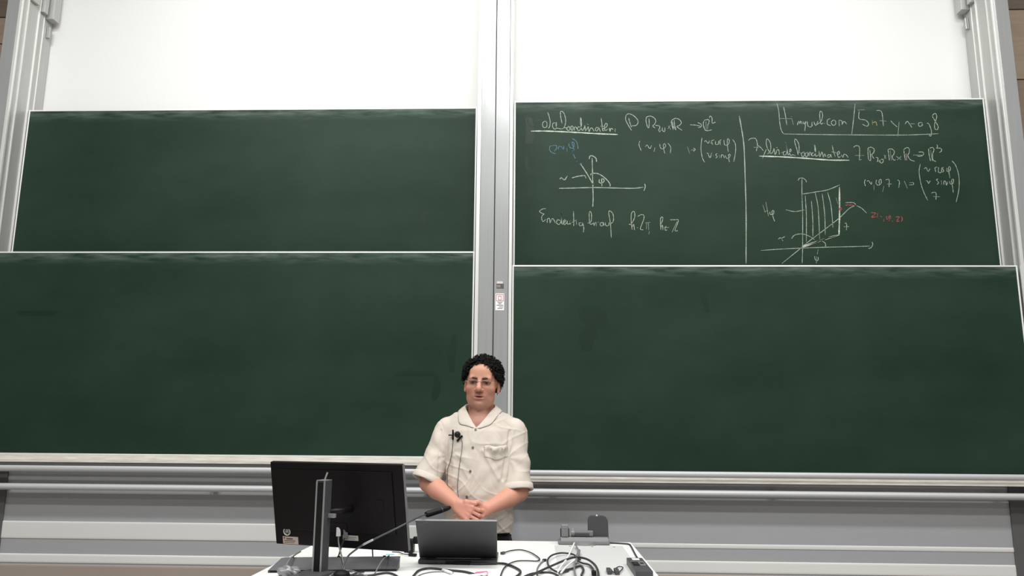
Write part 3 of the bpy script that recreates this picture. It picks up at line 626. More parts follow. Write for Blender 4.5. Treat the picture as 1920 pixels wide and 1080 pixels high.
# ---------------------------------------------------------------- gooseneck microphone
t = thing('gooseneck_microphone', (-.392, 2.765, DZ), 'thin black gooseneck microphone pointing at the man', 'microphone')
MB().lathe([(.028, 0), (.027, .012), (.018, .018), (.009, .022)], (-.392, 2.765, DZ), n=24).build('foot', M['black'], t, auto=R(35))
neck = smooth_line([(-.392, 2.765, DZ + .02), (-.388, 2.778, .970), (-.379, 2.79, .991), (-.365, 2.79, 1.005), (-.328, 2.785, 1.031), (-.292, 2.785, 1.049), (-.257, 2.79, 1.066), (-.213, 2.80, 1.087), (-.174, 2.84, 1.106), (-.153, 2.89, 1.114), (-.133, 2.95, 1.118)], 6)
MB().tube(neck, .0032, 8).build('flexible_neck', M['dark_grey'], t, smooth=True)
MB().tube(neck[24:31], .0038, 8).build('neck_joint', M['silver'], t, smooth=True)
a, b = Vector((-.137, 2.946, 1.117)), Vector((-.053, 3.02, 1.137))
d = (b - a)
cp = MB().tube([a, a + d * .02, a + d * .10, a + d * .55, a + d * .85, a + d * .96, b], [.004, .010, .0118, .0108, .0095, .0075, .003], 14).build('microphone_capsule', M['black'], t, smooth=True)
MB().tube([a + d * .60, a + d * .63], .0112, 14).build('capsule_ring', M['dark_grey'], cp)

# ---------------------------------------------------------------- cables
def cable(key, r, m, label, z=0.0, lift=0.0, name='cable', plug=None, cat='cable', loc=None):
    P = CABLES[key]
    pts = [(x / 1000, y / 1000, DZ + r + .0003 + z) for x, y in P]
    if lift:
        n = len(pts); pts = [(x, y, zz + lift * math.sin(math.pi * i / (n - 1))) for i, (x, y, zz) in enumerate(pts)]
    pts = smooth_line(pts, 6)
    t = thing(name, (pts[0][0], pts[0][1], DZ), label, cat, 'cables on the desk')
    MB().tube(pts, r, 8).build('sheath', M[m], t, smooth=True)
    for end, L_, wd, hh, mk in (plug or []):
        if end == 0: p, q = pts[0], pts[2]
        else: p, q = pts[-1], pts[-3]
        dv = (p - q); ang = math.atan2(dv.y, dv.x)
        PM = Matrix.Translation((p.x, p.y, p.z)) @ Matrix.Rotation(ang, 4, 'Z')
        MB().box(-.002, L_, -wd / 2, wd / 2, -hh / 2, hh / 2, .001, PM).build('plug', M[mk], t)
    return t
cable('charger', .0026, 'rubber', 'thin black charger cable looping from the laptop right side', plug=[(0, .022, .012, .009, 'dark_grey')], z=.003)
cable('video', .0042, 'rubber', 'thick black cable from the plug behind the laptop', z=.001, plug=[(0, .060, .014, .011, 'black')])
cable('front', .0040, 'rubber', 'black cable arching along the front of the laptop')
cable('frontthin', .0018, 'cable_grey', 'thin grey wire under the arching cable before the laptop')
cable('arc', .0036, 'rubber', 'black cable arc at the bottom edge, right of the laptop')
cable('bigloop', .0042, 'rubber', 'widest black cable loop in the tangle on the grey plate', lift=.012, z=.004)
cable('coil', .0036, 'rubber', 'round black cable loop at the left of the tangle', lift=.008, z=.002)
cable('usb', .0030, 'cable_grey', 'short grey cable ending in a black rectangular plug', plug=[(1, .022, .013, .007, 'black')], z=.001)
cable('white1', .0034, 'cable_white', 'longer white cable lying across the tangle', z=.014)
cable('white2', .0034, 'cable_white', 'shorter white cable at the right of the longer one', z=.010)
cable('gray1', .0034, 'cable_grey', 'dark grey cable running down from the document camera', z=.008)
cable('gray2', .0046, 'cable_grey', 'thick grey cable strap beside the white cable', z=.010)
cable('branch', .0036, 'rubber', 'black cable ending in a plug on the right of the tangle', z=.006, plug=[(1, .03, .016, .012, 'black')])
cable('knot', .0040, 'rubber', 'black cable knot in the middle of the tangle', z=.003)
cable('edge', .0034, 'rubber', 'black cable running along the right desk edge')
cable('laptopleft', .0022, 'rubber', 'short black cable plugged into the laptop left side', z=.004, plug=[(0, .030, .013, .010, 'black')])
cable('rightloop', .0020, 'rubber', 'tiny black wire loop near the right desk edge', z=.006)
cable('lowleft1', .0026, 'cable_grey', 'grey cable coil at the foot of the monitor column', z=.004)
cable('lowleft3', .0036, 'rubber', 'black cable crossing in front of the sound bar')
for key, lab_, pts, r, mk in (
        ('a', 'grey monitor cable hanging from the connector bay', [(-.452, 2.945, 1.050), (-.448, 2.93, 1.02), (-.430, 2.90, .985), (-.412, 2.87, .955), (-.398, 2.82, .937), (-.394, 2.76, .934)], .0028, 'cable_grey'),
        ('b', 'black monitor cable crossing the grey one', [(-.425, 2.94, 1.045), (-.436, 2.935, 1.01), (-.452, 2.96, .97), (-.47, 2.985, .936), (-.50, 3.02, .934)], .0030, 'rubber'),
        ('c', 'dark cable hanging down behind the sound bar', [(-.335, 2.975, 1.02), (-.335, 2.99, .98), (-.333, 3.0, .945), (-.33, 3.03, .934)], .0026, 'rubber'),
        ('d', 'grey wire leaning over the left of the sound bar', [(-.585, 2.93, .985), (-.590, 2.87, .980), (-.597, 2.83, .965), (-.600, 2.79, .934)], .0028, 'cable_grey'),
        ('e', 'grey wire leaning over the right of the sound bar', [(-.262, 2.93, .975), (-.272, 2.88, .972), (-.280, 2.84, .955), (-.286, 2.80, .934)], .0024, 'cable_grey'),
        ('f', 'black wire running past the gooseneck foot', [(-.350, 2.70, .934), (-.356, 2.74, .935), (-.350, 2.80, .936), (-.330, 2.835, .935)], .0030, 'rubber')):
    p = smooth_line(pts, 6)
    t = thing('cable', (p[-1].x, p[-1].y, DZ), lab_, 'cable', 'cables around the monitor')
    MB().tube(p, r, 8).build('sheath', M[mk], t, smooth=True)
    if key in 'ab':
        q = p[0]
        MB().box(q.x - .008, q.x + .008, q.y - .008, q.y + .008, q.z - .012, q.z + .020, .002).build('plug', M['cable_white' if key == 'a' else 'cable_grey'], t)

# ---------------------------------------------------------------- small things on the desk
t = thing('connection_box', (.634, 2.985, DZ), 'black connection box at the right desk edge', 'box')
MB().box(.605, .664, 2.80, 3.085, DZ, DZ + .026, .003).build('housing', M['dark_grey'], t)
MB().box(.622, .648, 3.03, 3.065, DZ + .0262, DZ + .0268).build('label', M['paper'], t)
MB().box(.610, .658, 2.995, 3.004, DZ + .0262, DZ + .0268).build('printed_line', M['silver'], t)
for x0, m in ((.611, 'black'), (.634, 'silver')):
    o = MB().box(x0, x0 + .021, 2.905, 2.975, DZ + .0262, DZ + .0285, .001).build('socket', M[m], t)
    MB().box(x0 + .004, x0 + .017, 2.925, 2.958, DZ + .0287, DZ + .0292).build('socket_opening', M['gap'], o)
for i, (x, y, lab_) in enumerate(((.523, 2.905, 'left one of two black connectors near the right desk edge'), (.549, 2.90, 'right one of two black connectors near the right desk edge'))):
    t = thing('connector', (x, y, DZ), lab_, 'plug', 'black connectors on the grey plate')
    MB().box(x - .008, x + .008, y - .045, y + .02, DZ + .0018, DZ + .016, .003).build('grip', M['dark_grey'], t)
    MB().box(x - .005, x + .005, y + .0202, y + .036, DZ + .004, DZ + .012, .001).build('metal_tip', M['black'], t)
t = thing('mains_adapter', (-.245, 3.32, DZ), 'black mains adapter standing between monitor and laptop', 'adapter')
MB().box(-.270, -.232, 3.295, 3.345, DZ + .0, DZ + .052, .005).build('housing', M['black'], t)
MB().box(-.236, -.214, 3.308, 3.330, DZ + .034, DZ + .062, .004).build('plug_head', M['black'], t)
t = thing('paper_sheet', (-.31, 3.28, DZ), 'white paper with teal and yellow print under the monitor', 'paper')
pp = MB().box(-.47, -.255, 3.20, 3.36, DZ + .0002, DZ + .0010).build('sheet', M['paper'], t)
MB().box(-.335, -.30, 3.235, 3.262, DZ + .0011, DZ + .0013).build('teal_print', M['teal'], pp)
MB().box(-.285, -.268, 3.235, 3.26, DZ + .0011, DZ + .0013).build('yellow_print', M['yellow'], pp)
t = thing('highlighter_pen', (.09, 2.80, DZ), 'pink capped pen lying at the front of the desk', 'pen')
MB().tube([(.060, 2.800, DZ + .008), (.066, 2.802, DZ + .008), (.098, 2.816, DZ + .008), (.100, 2.817, DZ + .008)], [.006, .0078, .0078, .006], 12).build('cap', M['pink'], t, smooth=True)
MB().tube([(.098, 2.8155, DZ + .008), (.175, 2.845, DZ + .008)][:1] + [(.085, 2.79, DZ + .008), (.02, 2.74, DZ + .008)], [.006, .006, .006], 10).build('barrel', M['paper'], t, smooth=True)
t = thing('cable_sleeve', (-.05, 2.87, DZ), 'small white cable sleeve lying by the arching black cable', 'cable')
MB().tube([(-.062, 2.885, DZ + .006), (-.045, 2.862, DZ + .006), (-.025, 2.83, DZ + .006)], .0052, 10).build('sleeve', M['cable_white'], t, smooth=True)
t = thing('plastic_bag', (-.57, 2.76, DZ), 'crumpled grey plastic bag left of the monitor column', 'bag')
bm = bmesh.new(); bmesh.ops.create_icosphere(bm, subdivisions=4, radius=1.0)
for v in bm.verts:
    p = v.co
    k = 1 + .20 * math.sin(4 * p.x + 3 * p.y) * math.cos(3 * p.z + 2 * p.x) + .07 * math.sin(8 * p.y + 6 * p.z)
    v.co = Vector((-.572 + p.x * k * .036, 2.755 + p.y * k * .028, max(DZ + .001, DZ + .012 + p.z * k * .024)))
MB().bm(bm).build('crumpled_film', mat('grey_film', (0.20, 0.20, 0.205), 0.25, spec=0.7), t, smooth=True)
# ---------------------------------------------------------------- implicit surfaces -> one continuous mesh
class Field:
    def __init__(s, lo, hi, h):
        s.h = h; s.lo = np.array(lo, np.float64)
        s.n = np.ceil((np.array(hi) - s.lo) / h).astype(int) + 1
        s.ax = [(s.lo[i] + h * np.arange(s.n[i])).astype(np.float32) for i in range(3)]
        s.a = np.full(tuple(s.n), 1.0, np.float32)
    def sl(s, c, r):
        o = []
        for i in range(3):
            a = max(0, int((c[i] - r[i] - s.lo[i]) / s.h) - 3); b = min(s.n[i], int((c[i] + r[i] - s.lo[i]) / s.h) + 5)
            o.append(slice(a, max(a, b)))
        return tuple(o)
    def op(s, fn, c, r, k=0.01, mode='add'):
        if np.isscalar(r): r = (r, r, r)
        r = tuple(q + k for q in r)
        S = s.sl(c, r)
        x, y, z = s.ax[0][S[0]][:, None, None], s.ax[1][S[1]][None, :, None], s.ax[2][S[2]][None, None, :]
        d = fn(x, y, z).astype(np.float32)
        A = s.a[S]
        if A.size == 0: return
        if mode == 'add':
            t = np.clip(.5 + .5 * (A - d) / k, 0, 1); s.a[S] = A + (d - A) * t - k * t * (1 - t)
        else:
            d = -d
            t = np.clip(.5 - .5 * (A - d) / k, 0, 1); s.a[S] = A + (d - A) * t + k * t * (1 - t)
    def mesh(s):
        a = s.a; ins = a < 0
        c = np.zeros(tuple(s.n - 1), np.int8)
        for dx in (0, 1):
            for dy in (0, 1):
                for dz in (0, 1):
                    c += ins[dx:s.n[0] - 1 + dx, dy:s.n[1] - 1 + dy, dz:s.n[2] - 1 + dz]
        idx = np.argwhere((c > 0) & (c < 8))
        ids = np.full(c.shape, -1, np.int32); ids[tuple(idx.T)] = np.arange(len(idx))
        cor = np.array([(x, y, z) for x in (0, 1) for y in (0, 1) for z in (0, 1)])
        val = np.stack([a[tuple((idx + q).T)] for q in cor], 1)
        acc = np.zeros((len(idx), 3)); cnt = np.zeros(len(idx))
        for i in range(8):
            for j in range(i + 1, 8):
                if np.abs(cor[i] - cor[j]).sum() != 1: continue
                m = (val[:, i] < 0) != (val[:, j] < 0)
                t = np.where(m, val[:, i] / np.where(m, val[:, i] - val[:, j], 1), 0)
                acc += np.where(m[:, None], cor[i] + t[:, None] * (cor[j] - cor[i]), 0); cnt += m
        V = s.lo + (idx + acc / cnt[:, None]) * s.h
        F = []
        for axn in range(3):
            b, d = [(1, 2), (2, 0), (0, 1)][axn]
            sA = [slice(None)] * 3; sB = [slice(None)] * 3
            sA[axn] = slice(0, -1); sB[axn] = slice(1, None)
            e = np.argwhere(ins[tuple(sA)] != ins[tuple(sB)])
            e = e[(e[:, b] > 0) & (e[:, d] > 0) & (e[:, b] < s.n[b] - 1) & (e[:, d] < s.n[d] - 1)]
            q = []
            for ob, od in ((-1, -1), (0, -1), (0, 0), (-1, 0)):
                p = e.copy(); p[:, b] += ob; p[:, d] += od
                q.append(ids[tuple(p.T)])
            q = np.stack(q, 1)
            flip = ~ins[tuple(e.T)]
            q[flip] = q[flip][:, ::-1]
            F.append(q[(q >= 0).all(1)])
        return V, np.concatenate(F)

def ell(c, r):
    def f(x, y, z):
        px, py, pz = (x - c[0]) / r[0], (y - c[1]) / r[1], (z - c[2]) / r[2]
        k0 = np.sqrt(px * px + py * py + pz * pz); k1 = np.sqrt((px / r[0]) ** 2 + (py / r[1]) ** 2 + (pz / r[2]) ** 2)
        return k0 * (k0 - 1) / np.maximum(k1, 1e-6)
    return f
def cone(a, b, r1, r2):
    a = np.array(a, float); b = np.array(b, float); d = b - a; L = float(d @ d)
    def f(x, y, z):
        px, py, pz = x - a[0], y - a[1], z - a[2]
        t = np.clip((px * d[0] + py * d[1] + pz * d[2]) / L, 0, 1)
        return np.sqrt((px - t * d[0]) ** 2 + (py - t * d[1]) ** 2 + (pz - t * d[2]) ** 2) - (r1 + (r2 - r1) * t)
    return f
def add_ell(F, c, r, k=.01, mode='add'): F.op(ell(c, r), c, r, k, mode)
def add_cone(F, a, b, r1, r2, k=.01, mode='add'):
    c = [(p + q) / 2 for p, q in zip(a, b)]; m = max(r1, r2)
    F.op(cone(a, b, r1, r2), c, [abs(p - q) / 2 + m for p, q in zip(a, b)], k, mode)

def np_mesh(name, V, F, m, parent, cols=None, smooth_it=0):
    L = np.array(root_loc(parent))
    me = bpy.data.meshes.new(name)
    me.from_pydata((V - L).tolist(), [], F.tolist())
    me.shade_smooth(); me.materials.append(m)
    if cols is not None:
        at = me.color_attributes.new('tint', 'FLOAT_COLOR', 'POINT')
        at.data.foreach_set('color', np.concatenate([cols, np.ones((len(cols), 1))], 1).astype(np.float32).ravel())
    o = bpy.data.objects.new(name, me); C.objects.link(o); o.parent = parent
    if smooth_it:
        bm = bmesh.new(); bm.from_mesh(me)
        for _ in range(smooth_it): bmesh.ops.smooth_vert(bm, verts=bm.verts[:], factor=.5, use_axis_x=True, use_axis_y=True, use_axis_z=True)
        bm.to_mesh(me); bm.free()
    return o

def skin_mat():
    m = mat('skin', (0.5, 0.3, 0.22), 0.5, spec=0.35, bump=0.04, bscale=220)
    nt = m.node_tree; b = nt.nodes['Principled BSDF']
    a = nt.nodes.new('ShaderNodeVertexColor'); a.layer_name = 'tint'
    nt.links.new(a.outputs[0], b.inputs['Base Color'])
    b.inputs['Subsurface Weight'].default_value = 0.12
    b.inputs['Subsurface Radius'].default_value = (0.012, 0.005, 0.003)
    b.inputs['Subsurface Scale'].default_value = 1.0
    return m
SKIN = skin_mat()
SHIRT = mat('linen_shirt', (0.60, 0.54, 0.475), 0.9, spec=0.12, vary=0.05, scale=25, bump=0.16, bscale=26)
HAIR = mat('black_hair', (0.006, 0.005, 0.0045), 0.65, spec=0.18)
TROUSER = mat('black_trousers', (0.010, 0.010, 0.012), 0.85)
EYE = mat('eye_white', (0.12, 0.085, 0.075), 0.2)
IRIS = mat('iris', (0.03, 0.018, 0.012), 0.15)
BROW = mat('brow_hair', (0.060, 0.028, 0.020), 0.8)
WIRE = mat('spectacle_wire', (0.42, 0.33, 0.28), 0.3, metal=0.7)
STUD = mat('pocket_stud', (0.33, 0.29, 0.24), 0.5)
BTN = mat('shirt_button', (0.12, 0.095, 0.075), 0.4)
MOUTH = mat('mouth_dark', (0.05, 0.012, 0.012), 0.5)
LENS = bpy.data.materials.new('spectacle_lens'); LENS.use_nodes = True
nt = LENS.node_tree; nt.nodes.clear()
o_ = nt.nodes.new('ShaderNodeOutputMaterial'); mx = nt.nodes.new('ShaderNodeMixShader'); tr = nt.nodes.new('ShaderNodeBsdfTransparent'); gl = nt.nodes.new('ShaderNodeBsdfGlossy')
gl.inputs['Roughness'].default_value = 0.03; tr.inputs[0].default_value = (.96, .96, .96, 1); mx.inputs[0].default_value = 0.05
nt.links.new(tr.outputs[0], mx.inputs[1]); nt.links.new(gl.outputs[0], mx.inputs[2]); nt.links.new(mx.outputs[0], o_.inputs[0])

man = thing('person', (-.012, 3.95, 0), 'man in a cream short-sleeved shirt standing behind the desk, hands folded', 'person')

# ---- head frame
HC = np.array([-.008, 3.95, 1.653])
HR = np.array((Matrix.Rotation(R(-4), 3, 'Z') @ Matrix.Rotation(R(3.0), 3, 'Y')))
def hl(fn):                                     # evaluate a head-local function in world space
    def f(x, y, z):
        x, y, z = x - HC[0], y - HC[1], z - HC[2]
        return fn(x * HR[0, 0] + y * HR[1, 0] + z * HR[2, 0], x * HR[0, 1] + y * HR[1, 1] + z * HR[2, 1], x * HR[0, 2] + y * HR[1, 2] + z * HR[2, 2])
    return f
def hw(p): return tuple(HC + HR @ np.array(p, float))
def h_ell(F, c, r, k=.01, mode='add'): F.op(hl(ell(c, r)), hw(c), max(r) * 1.05, k, mode)
def h_cone(F, a, b, r1, r2, k=.01, mode='add'):
    c = [(p + q) / 2 for p, q in zip(a, b)]
    F.op(hl(cone(a, b, r1, r2)), hw(c), math.dist(a, b) / 2 + max(r1, r2), k, mode)

B = Field((-.36, 3.62, .93), (.29, 4.10, 1.80), .003)
# torso under the shirt
add_ell(B, (-.012, 3.962, 1.32), (.150, .085, .17), .02)
add_ell(B, (-.012, 3.955, 1.10), (.135, .10, .20), .05)
add_ell(B, (-.018, 3.945, 1.425), (.10, .076, .085), .04)
# neck
add_cone(B, (-.014, 3.985, 1.59), (-.016, 3.975, 1.42), .060, .072, .02)
add_cone(B, (-.016, 3.93, 1.555), (-.020, 3.915, 1.46), .030, .034, .03)
# skull and face
h_ell(B, (0, .014, .036), (.080, .097, .086), .012)
h_ell(B, (0, -.030, -.030), (.0715, .060, .086), .03)
for s in (-1, 1):
    h_ell(B, (s * .033, -.030, -.080), (.031, .036, .028), .03)
    h_ell(B, (s * .047, -.062, -.030), (.024, .020, .020), .022)
h_ell(B, (0, -.066, -.098), (.030, .026, .024), .02)
h_ell(B, (0, -.076, -.106), (.020, .015, .014), .012)
h_ell(B, (0, -.074, -.064), (.032, .020, .022), .02)
h_cone(B, (-.042, -.081, .019), (.042, -.081, .019), .0125, .0125, .012)
h_ell(B, (0, -.068, .052), (.052, .025, .035), .03)
for s in (-1, 1):
    h_ell(B, (s * .035, -.101, .0025), (.021, .019, .0115), .010, 'sub')
    h_ell(B, (s * .035, -.0780, .002), (.0160, .0125, .0125), .004)
    h_ell(B, (s * .035, -.0925, .0008), (.0148, .0095, .0034), .002, 'sub')
    h_cone(B, (s * .020, -.0905, .0115), (s * .050, -.082, .0085), .0055, .0060, .006)
# nose
h_cone(B, (0, -.089, .016), (0, -.112, -.026), .0090, .0125, .010)
h_ell(B, (0, -.115, -.033), (.0140, .0125, .0115), .007)
for s in (-1, 1):
    h_ell(B, (s * .0155, -.100, -.037), (.0090, .0105, .0080), .005)
    h_ell(B, (s * .0075, -.108, -.0470), (.0045, .007, .0045), .002, 'sub')
# mouth, slightly open
h_cone(B, (-.026, -.0835, -.0655), (0, -.0895, -.0635), .0045, .0055, .007)
h_cone(B, (.026, -.0835, -.0655), (0, -.0895, -.0635), .0045, .0055, .007)
h_ell(B, (0, -.0925, -.0625), (.013, .006, .0050), .005)
h_ell(B, (0, -.0885, -.0785), (.025, .0085, .0068), .006)
h_ell(B, (.002, -.0970, -.0702), (.0270, .0125, .0034), .002, 'sub')
h_ell(B, (0, -.096, -.0900), (.016, .006, .004), .008, 'sub')
# ears
for s in (-1, 1):
    h_ell(B, (s * .0835, .006, -.010), (.0095, .019, .032), .008)
    h_ell(B, (s * .0925, .002, -.006), (.0050, .011, .020), .004, 'sub')
    h_ell(B, (s * .083, -.004, -.038), (.007, .009, .009), .006)
# arms
SH = {-1: (-.180, 3.965, 1.425), 1: (.158, 3.965, 1.420)}
EL = {-1: (-.258, 3.905, 1.168), 1: (.180, 3.900, 1.130)}
WR = {-1: (-.108, 3.762, 1.084), 1: (.040, 3.768, 1.064)}
for s in (-1, 1):
    a, b, c = (np.array(q) for q in (SH[s], EL[s], WR[s]))
    add_cone(B, a, b, .050, .043, .02)
    m_ = b + (c - b) * .32
    add_cone(B, b, m_, .0425, .0445, .018)
    add_cone(B, m_, c, .0445, .0285, .016)
# hands: the right hand lies over the left one
def hand(wr, palm_dir, across, normal, curl, spread, thumb, scale=1.0, size=.0088):
    d = np.array(palm_dir, float); d /= np.linalg.norm(d)
    u = np.array(across, float); u -= d * (u @ d); u /= np.linalg.norm(u)
    n = np.cross(d, u); n = n if n @ np.array(normal) > 0 else -n
    wr = np.array(wr, float)
    kn = wr + d * .083 * scale
    for i, off in enumerate((-.030, -.010, .010, .028)):
        add_cone(B, wr + u * off * .55 + d * .012, kn + u * off, .0165, .0115, .010)
    lens = [(.040, .026, .020), (.046, .029, .021), (.043, .027, .020), (.033, .021, .018)]
    for i, off in enumerate((-.031, -.0105, .0100, .0295)):
        p = kn + u * off; dd = d + u * (off * spread)
        ang = 0
        for j, L_ in enumerate(lens[i]):
            ang += curl[j]
            q = p + (dd * math.cos(ang) - n * math.sin(ang)) / np.linalg.norm(dd) * L_ * scale
            r0 = size * (1.0 - .07 * j); add_cone(B, p, q, r0, r0 * .93, .0035)
            p = q
    p = wr + d * .022 + u * thumb[0][0] + n * thumb[0][1]
    for (du, dn, ddn, rr) in thumb[1:]:
        q = wr + d * ddn + u * du + n * dn
        add_cone(B, p, q, rr, rr * .92, .006); p = q
# left hand (viewer's right) lies below and behind, thumb on top
hand(WR[1], (-.93, -.30, -.20), (0, .25, 1), (0, -1, 0), (.35, .45, .35), 2.0, [(.020, .004), (.036, .014, .045, .0125), (.040, .020, .072, .0105), (.036, .020, .096, .0092)], 1.0)
# right hand (viewer's left) in front, fingers closing over the left one
hand((-.106, 3.752, 1.082), (.80, -.42, -.42), (.42, 0, .86), (0, -1, .1), (.55, .75, .45), 2.5, [(.018, -.006), (.034, .004, .040, .0125), (.044, .002, .066, .0105), (.050, .000, .086, .0092)], .98)
Vb, Fb = B.mesh()
# skin tints: lips, ruddy cheeks, shaved beard, forearms; shading painted into face and neck
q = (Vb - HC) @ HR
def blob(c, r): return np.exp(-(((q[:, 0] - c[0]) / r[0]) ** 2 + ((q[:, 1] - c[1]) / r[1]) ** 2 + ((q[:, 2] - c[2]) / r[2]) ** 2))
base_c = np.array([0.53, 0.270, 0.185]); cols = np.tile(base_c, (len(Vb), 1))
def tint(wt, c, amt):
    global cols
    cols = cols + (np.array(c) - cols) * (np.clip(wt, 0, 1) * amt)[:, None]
for s in (-1, 1): tint(blob((s * .048, -.06, -.034), (.030, .05, .028)), (0.42, 0.155, 0.112), .75)  # ruddy cheeks, with shading from above painted in
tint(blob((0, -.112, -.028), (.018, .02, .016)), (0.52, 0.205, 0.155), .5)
tint(blob((0, -.07, -.088), (.055, .05, .032)) + blob((0, -.095, -.052), (.026, .02, .008)), (0.30, 0.150, 0.115), .65)  # stubble, plus shading from above painted into the jaw
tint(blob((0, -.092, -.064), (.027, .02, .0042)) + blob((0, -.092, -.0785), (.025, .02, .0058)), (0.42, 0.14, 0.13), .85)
for s in (-1, 1): tint(blob((s * .033, -.085, .001), (.024, .03, .0125)), (0.16, 0.070, 0.050), .85)  # shadow under the brows painted around the eyes
tint(np.clip((1.55 - Vb[:, 2]) / .03, 0, 1) * np.clip((Vb[:, 2] - 1.36) / .03, 0, 1), (0.37, 0.185, 0.145), .7)  # neck darkened: shading from above painted into the skin
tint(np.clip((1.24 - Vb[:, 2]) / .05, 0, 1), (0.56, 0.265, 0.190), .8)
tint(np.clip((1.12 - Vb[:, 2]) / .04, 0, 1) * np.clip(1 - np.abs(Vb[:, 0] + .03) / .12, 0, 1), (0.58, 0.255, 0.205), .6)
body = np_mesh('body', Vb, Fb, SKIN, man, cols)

# ---- eyes, brows, mouth
for s in (-1, 1):
    bm = bmesh.new(); bmesh.ops.create_uvsphere(bm, u_segments=16, v_segments=10, radius=.0118)
    e = MB().bm(bm, Matrix.Translation(hw((s * .035, -.0778, .0012)))).build('eye', EYE, man, smooth=True)
    ic = np.array(hw((s * .035 - .001, -.0872, .0008)))
    MB().lathe([(.0072, -.0012), (.0070, .0012), (.003, .0026)], ic, axis=tuple(HR @ np.array((-.02, -1, -.02))), n=14).build('iris', IRIS, e)
    pts = [hw((s * (.012 + .040 * t_), -.0985 + .017 * t_ * t_, .0185 + .0070 * math.sin(t_ * 2.3) - .006 * t_)) for t_ in np.linspace(0, 1, 9)]
    MB().tube(pts, [.0026, .0042, .0047, .0048, .0046, .0043, .0038, .0030, .0018], 8).build('eyebrow', BROW, man, smooth=True)
bm = bmesh.new(); bmesh.ops.create_uvsphere(bm, u_segments=14, v_segments=8, radius=1.0)
for v in bm.verts: v.co = Vector(hw((v.co.x * .024 + .002, -.0850 + v.co.y * .0062 + .004 * v.co.x * v.co.x, -.0702 + v.co.z * .0034)))
MB().bm(bm).build('mouth_opening', MOUTH, man, smooth=True)

# ---- hair: a cap of short curls
def scalp(dx, dy, dz, grow):
    d = Vector((dx, dy, dz)).normalized()
    c = Vector((0, .014, .036)); r = Vector((.080, .097, .086))
    k = 1 / math.sqrt((d.x / r.x) ** 2 + (d.y / r.y) ** 2 + (d.z / r.z) ** 2)
    return c + d * (k + grow), d
def hairline(p):
    """lowest z (head-local) that still carries hair at this place round the head"""
    a = math.atan2(p.x, -p.y)                    # 0 = front, +-pi = back
    t_ = abs(a)
    z = float(np.interp(t_, [0, .2, .4, .7, 1.0, 1.2, 1.4, 1.9, 2.5, 3.2], [.089, .086, .074, .048, .028, .021, .016, -.006, -.05, -.075]))
    if a > .25: z -= .004
    return z
cap = MB(); nu, nv = 56, 30
ids = {}
for j in range(nv):
    el = math.pi / 2 - j / (nv - 1) * 2.35
    for i in range(nu):
        az = 2 * math.pi * i / nu
        p, d = scalp(math.cos(el) * math.sin(az), -math.cos(el) * math.cos(az), math.sin(el), .009)
        zl = hairline(p)
        if p.z < zl:
            p.z = zl + .002; k = ((p.x / .083) ** 2 + ((p.y - .014) / .1) ** 2) ** .5
            p2, _ = scalp(math.cos(el) * math.sin(az), -math.cos(el) * math.cos(az), math.sin(el), -.032)
            p = Vector((p2.x, p2.y, p2.z))
        ids[i, j] = len(cap.v); cap.v.append(hw(p))
for j in range(nv - 1):
    for i in range(nu):
        cap.f.append((ids[i, j], ids[(i + 1) % nu, j], ids[(i + 1) % nu, j + 1], ids[i, j + 1]))
hair_cap = cap.build('hair', HAIR, man, smooth=True)
curls = MB(); made = 0
while made < 1500:
    v = rng.normal(size=3); v /= np.linalg.norm(v)
    p, d = scalp(*v, .004)
    zl = hairline(p)
    if p.z < zl + rng.uniform(0, .006): continue
    made += 1
    side = Vector(rng.normal(size=3)); side = (side - d * side.dot(d)).normalized(); u2 = d.cross(side)
    front = max(0, -p.y) * 6
    ln = rng.uniform(.014, .026) * (1.15 if p.z > .06 else .95) * (1 if abs(p.x) < .05 else 1.10)
    if p.y < -.055: ln *= .75
    rad = rng.uniform(.0035, .0065); turns = rng.uniform(1.2, 2.2); ph = rng.uniform(0, 6.28)
    droop = Vector((0, 0, -1)) * ln * rng.uniform(.05, .40) + side * ln * rng.uniform(-.3, .5)
    pts = []
    for k in range(17):
        t_ = k / 16
        a_ = ph + turns * 6.28 * t_
        pts.append(hw(p + d * (ln * math.sin(t_ * 1.5)) + droop * t_ * t_ + (side * math.cos(a_) + u2 * math.sin(a_)) * rad * (0.5 + .5 * t_)))
    curls.tube(pts, [.0018] * 13 + [.0017, .0015, .0012, .0007], 5)
# two stray locks over the forehead and the tuft on the crown
for st, n_ in (((.034, -.075, .075), 7), ((.050, -.062, .060), 6), ((-.006, .010, .128), 9)):
    for k in range(n_):
        o0 = Vector(st) + Vector(rng.normal(size=3)) * .005; ph = rng.uniform(0, 6.28)
        dn = Vector((0, -.10, -.9)) if st[2] < .1 else Vector((rng.uniform(-.5, .5), 0, .8))
        pts = [hw(o0 + dn * (.020 * t_) + Vector((math.cos(ph + 9 * t_), -.3 * math.sin(ph + 9 * t_), math.sin(ph + 9 * t_))) * .0045) for t_ in np.linspace(0, 1, 9)]
        curls.tube(pts, [.002] * 7 + [.0015, .0008], 5)
tag(curls.build('curls', HAIR, hair_cap, smooth=True), kind='stuff')

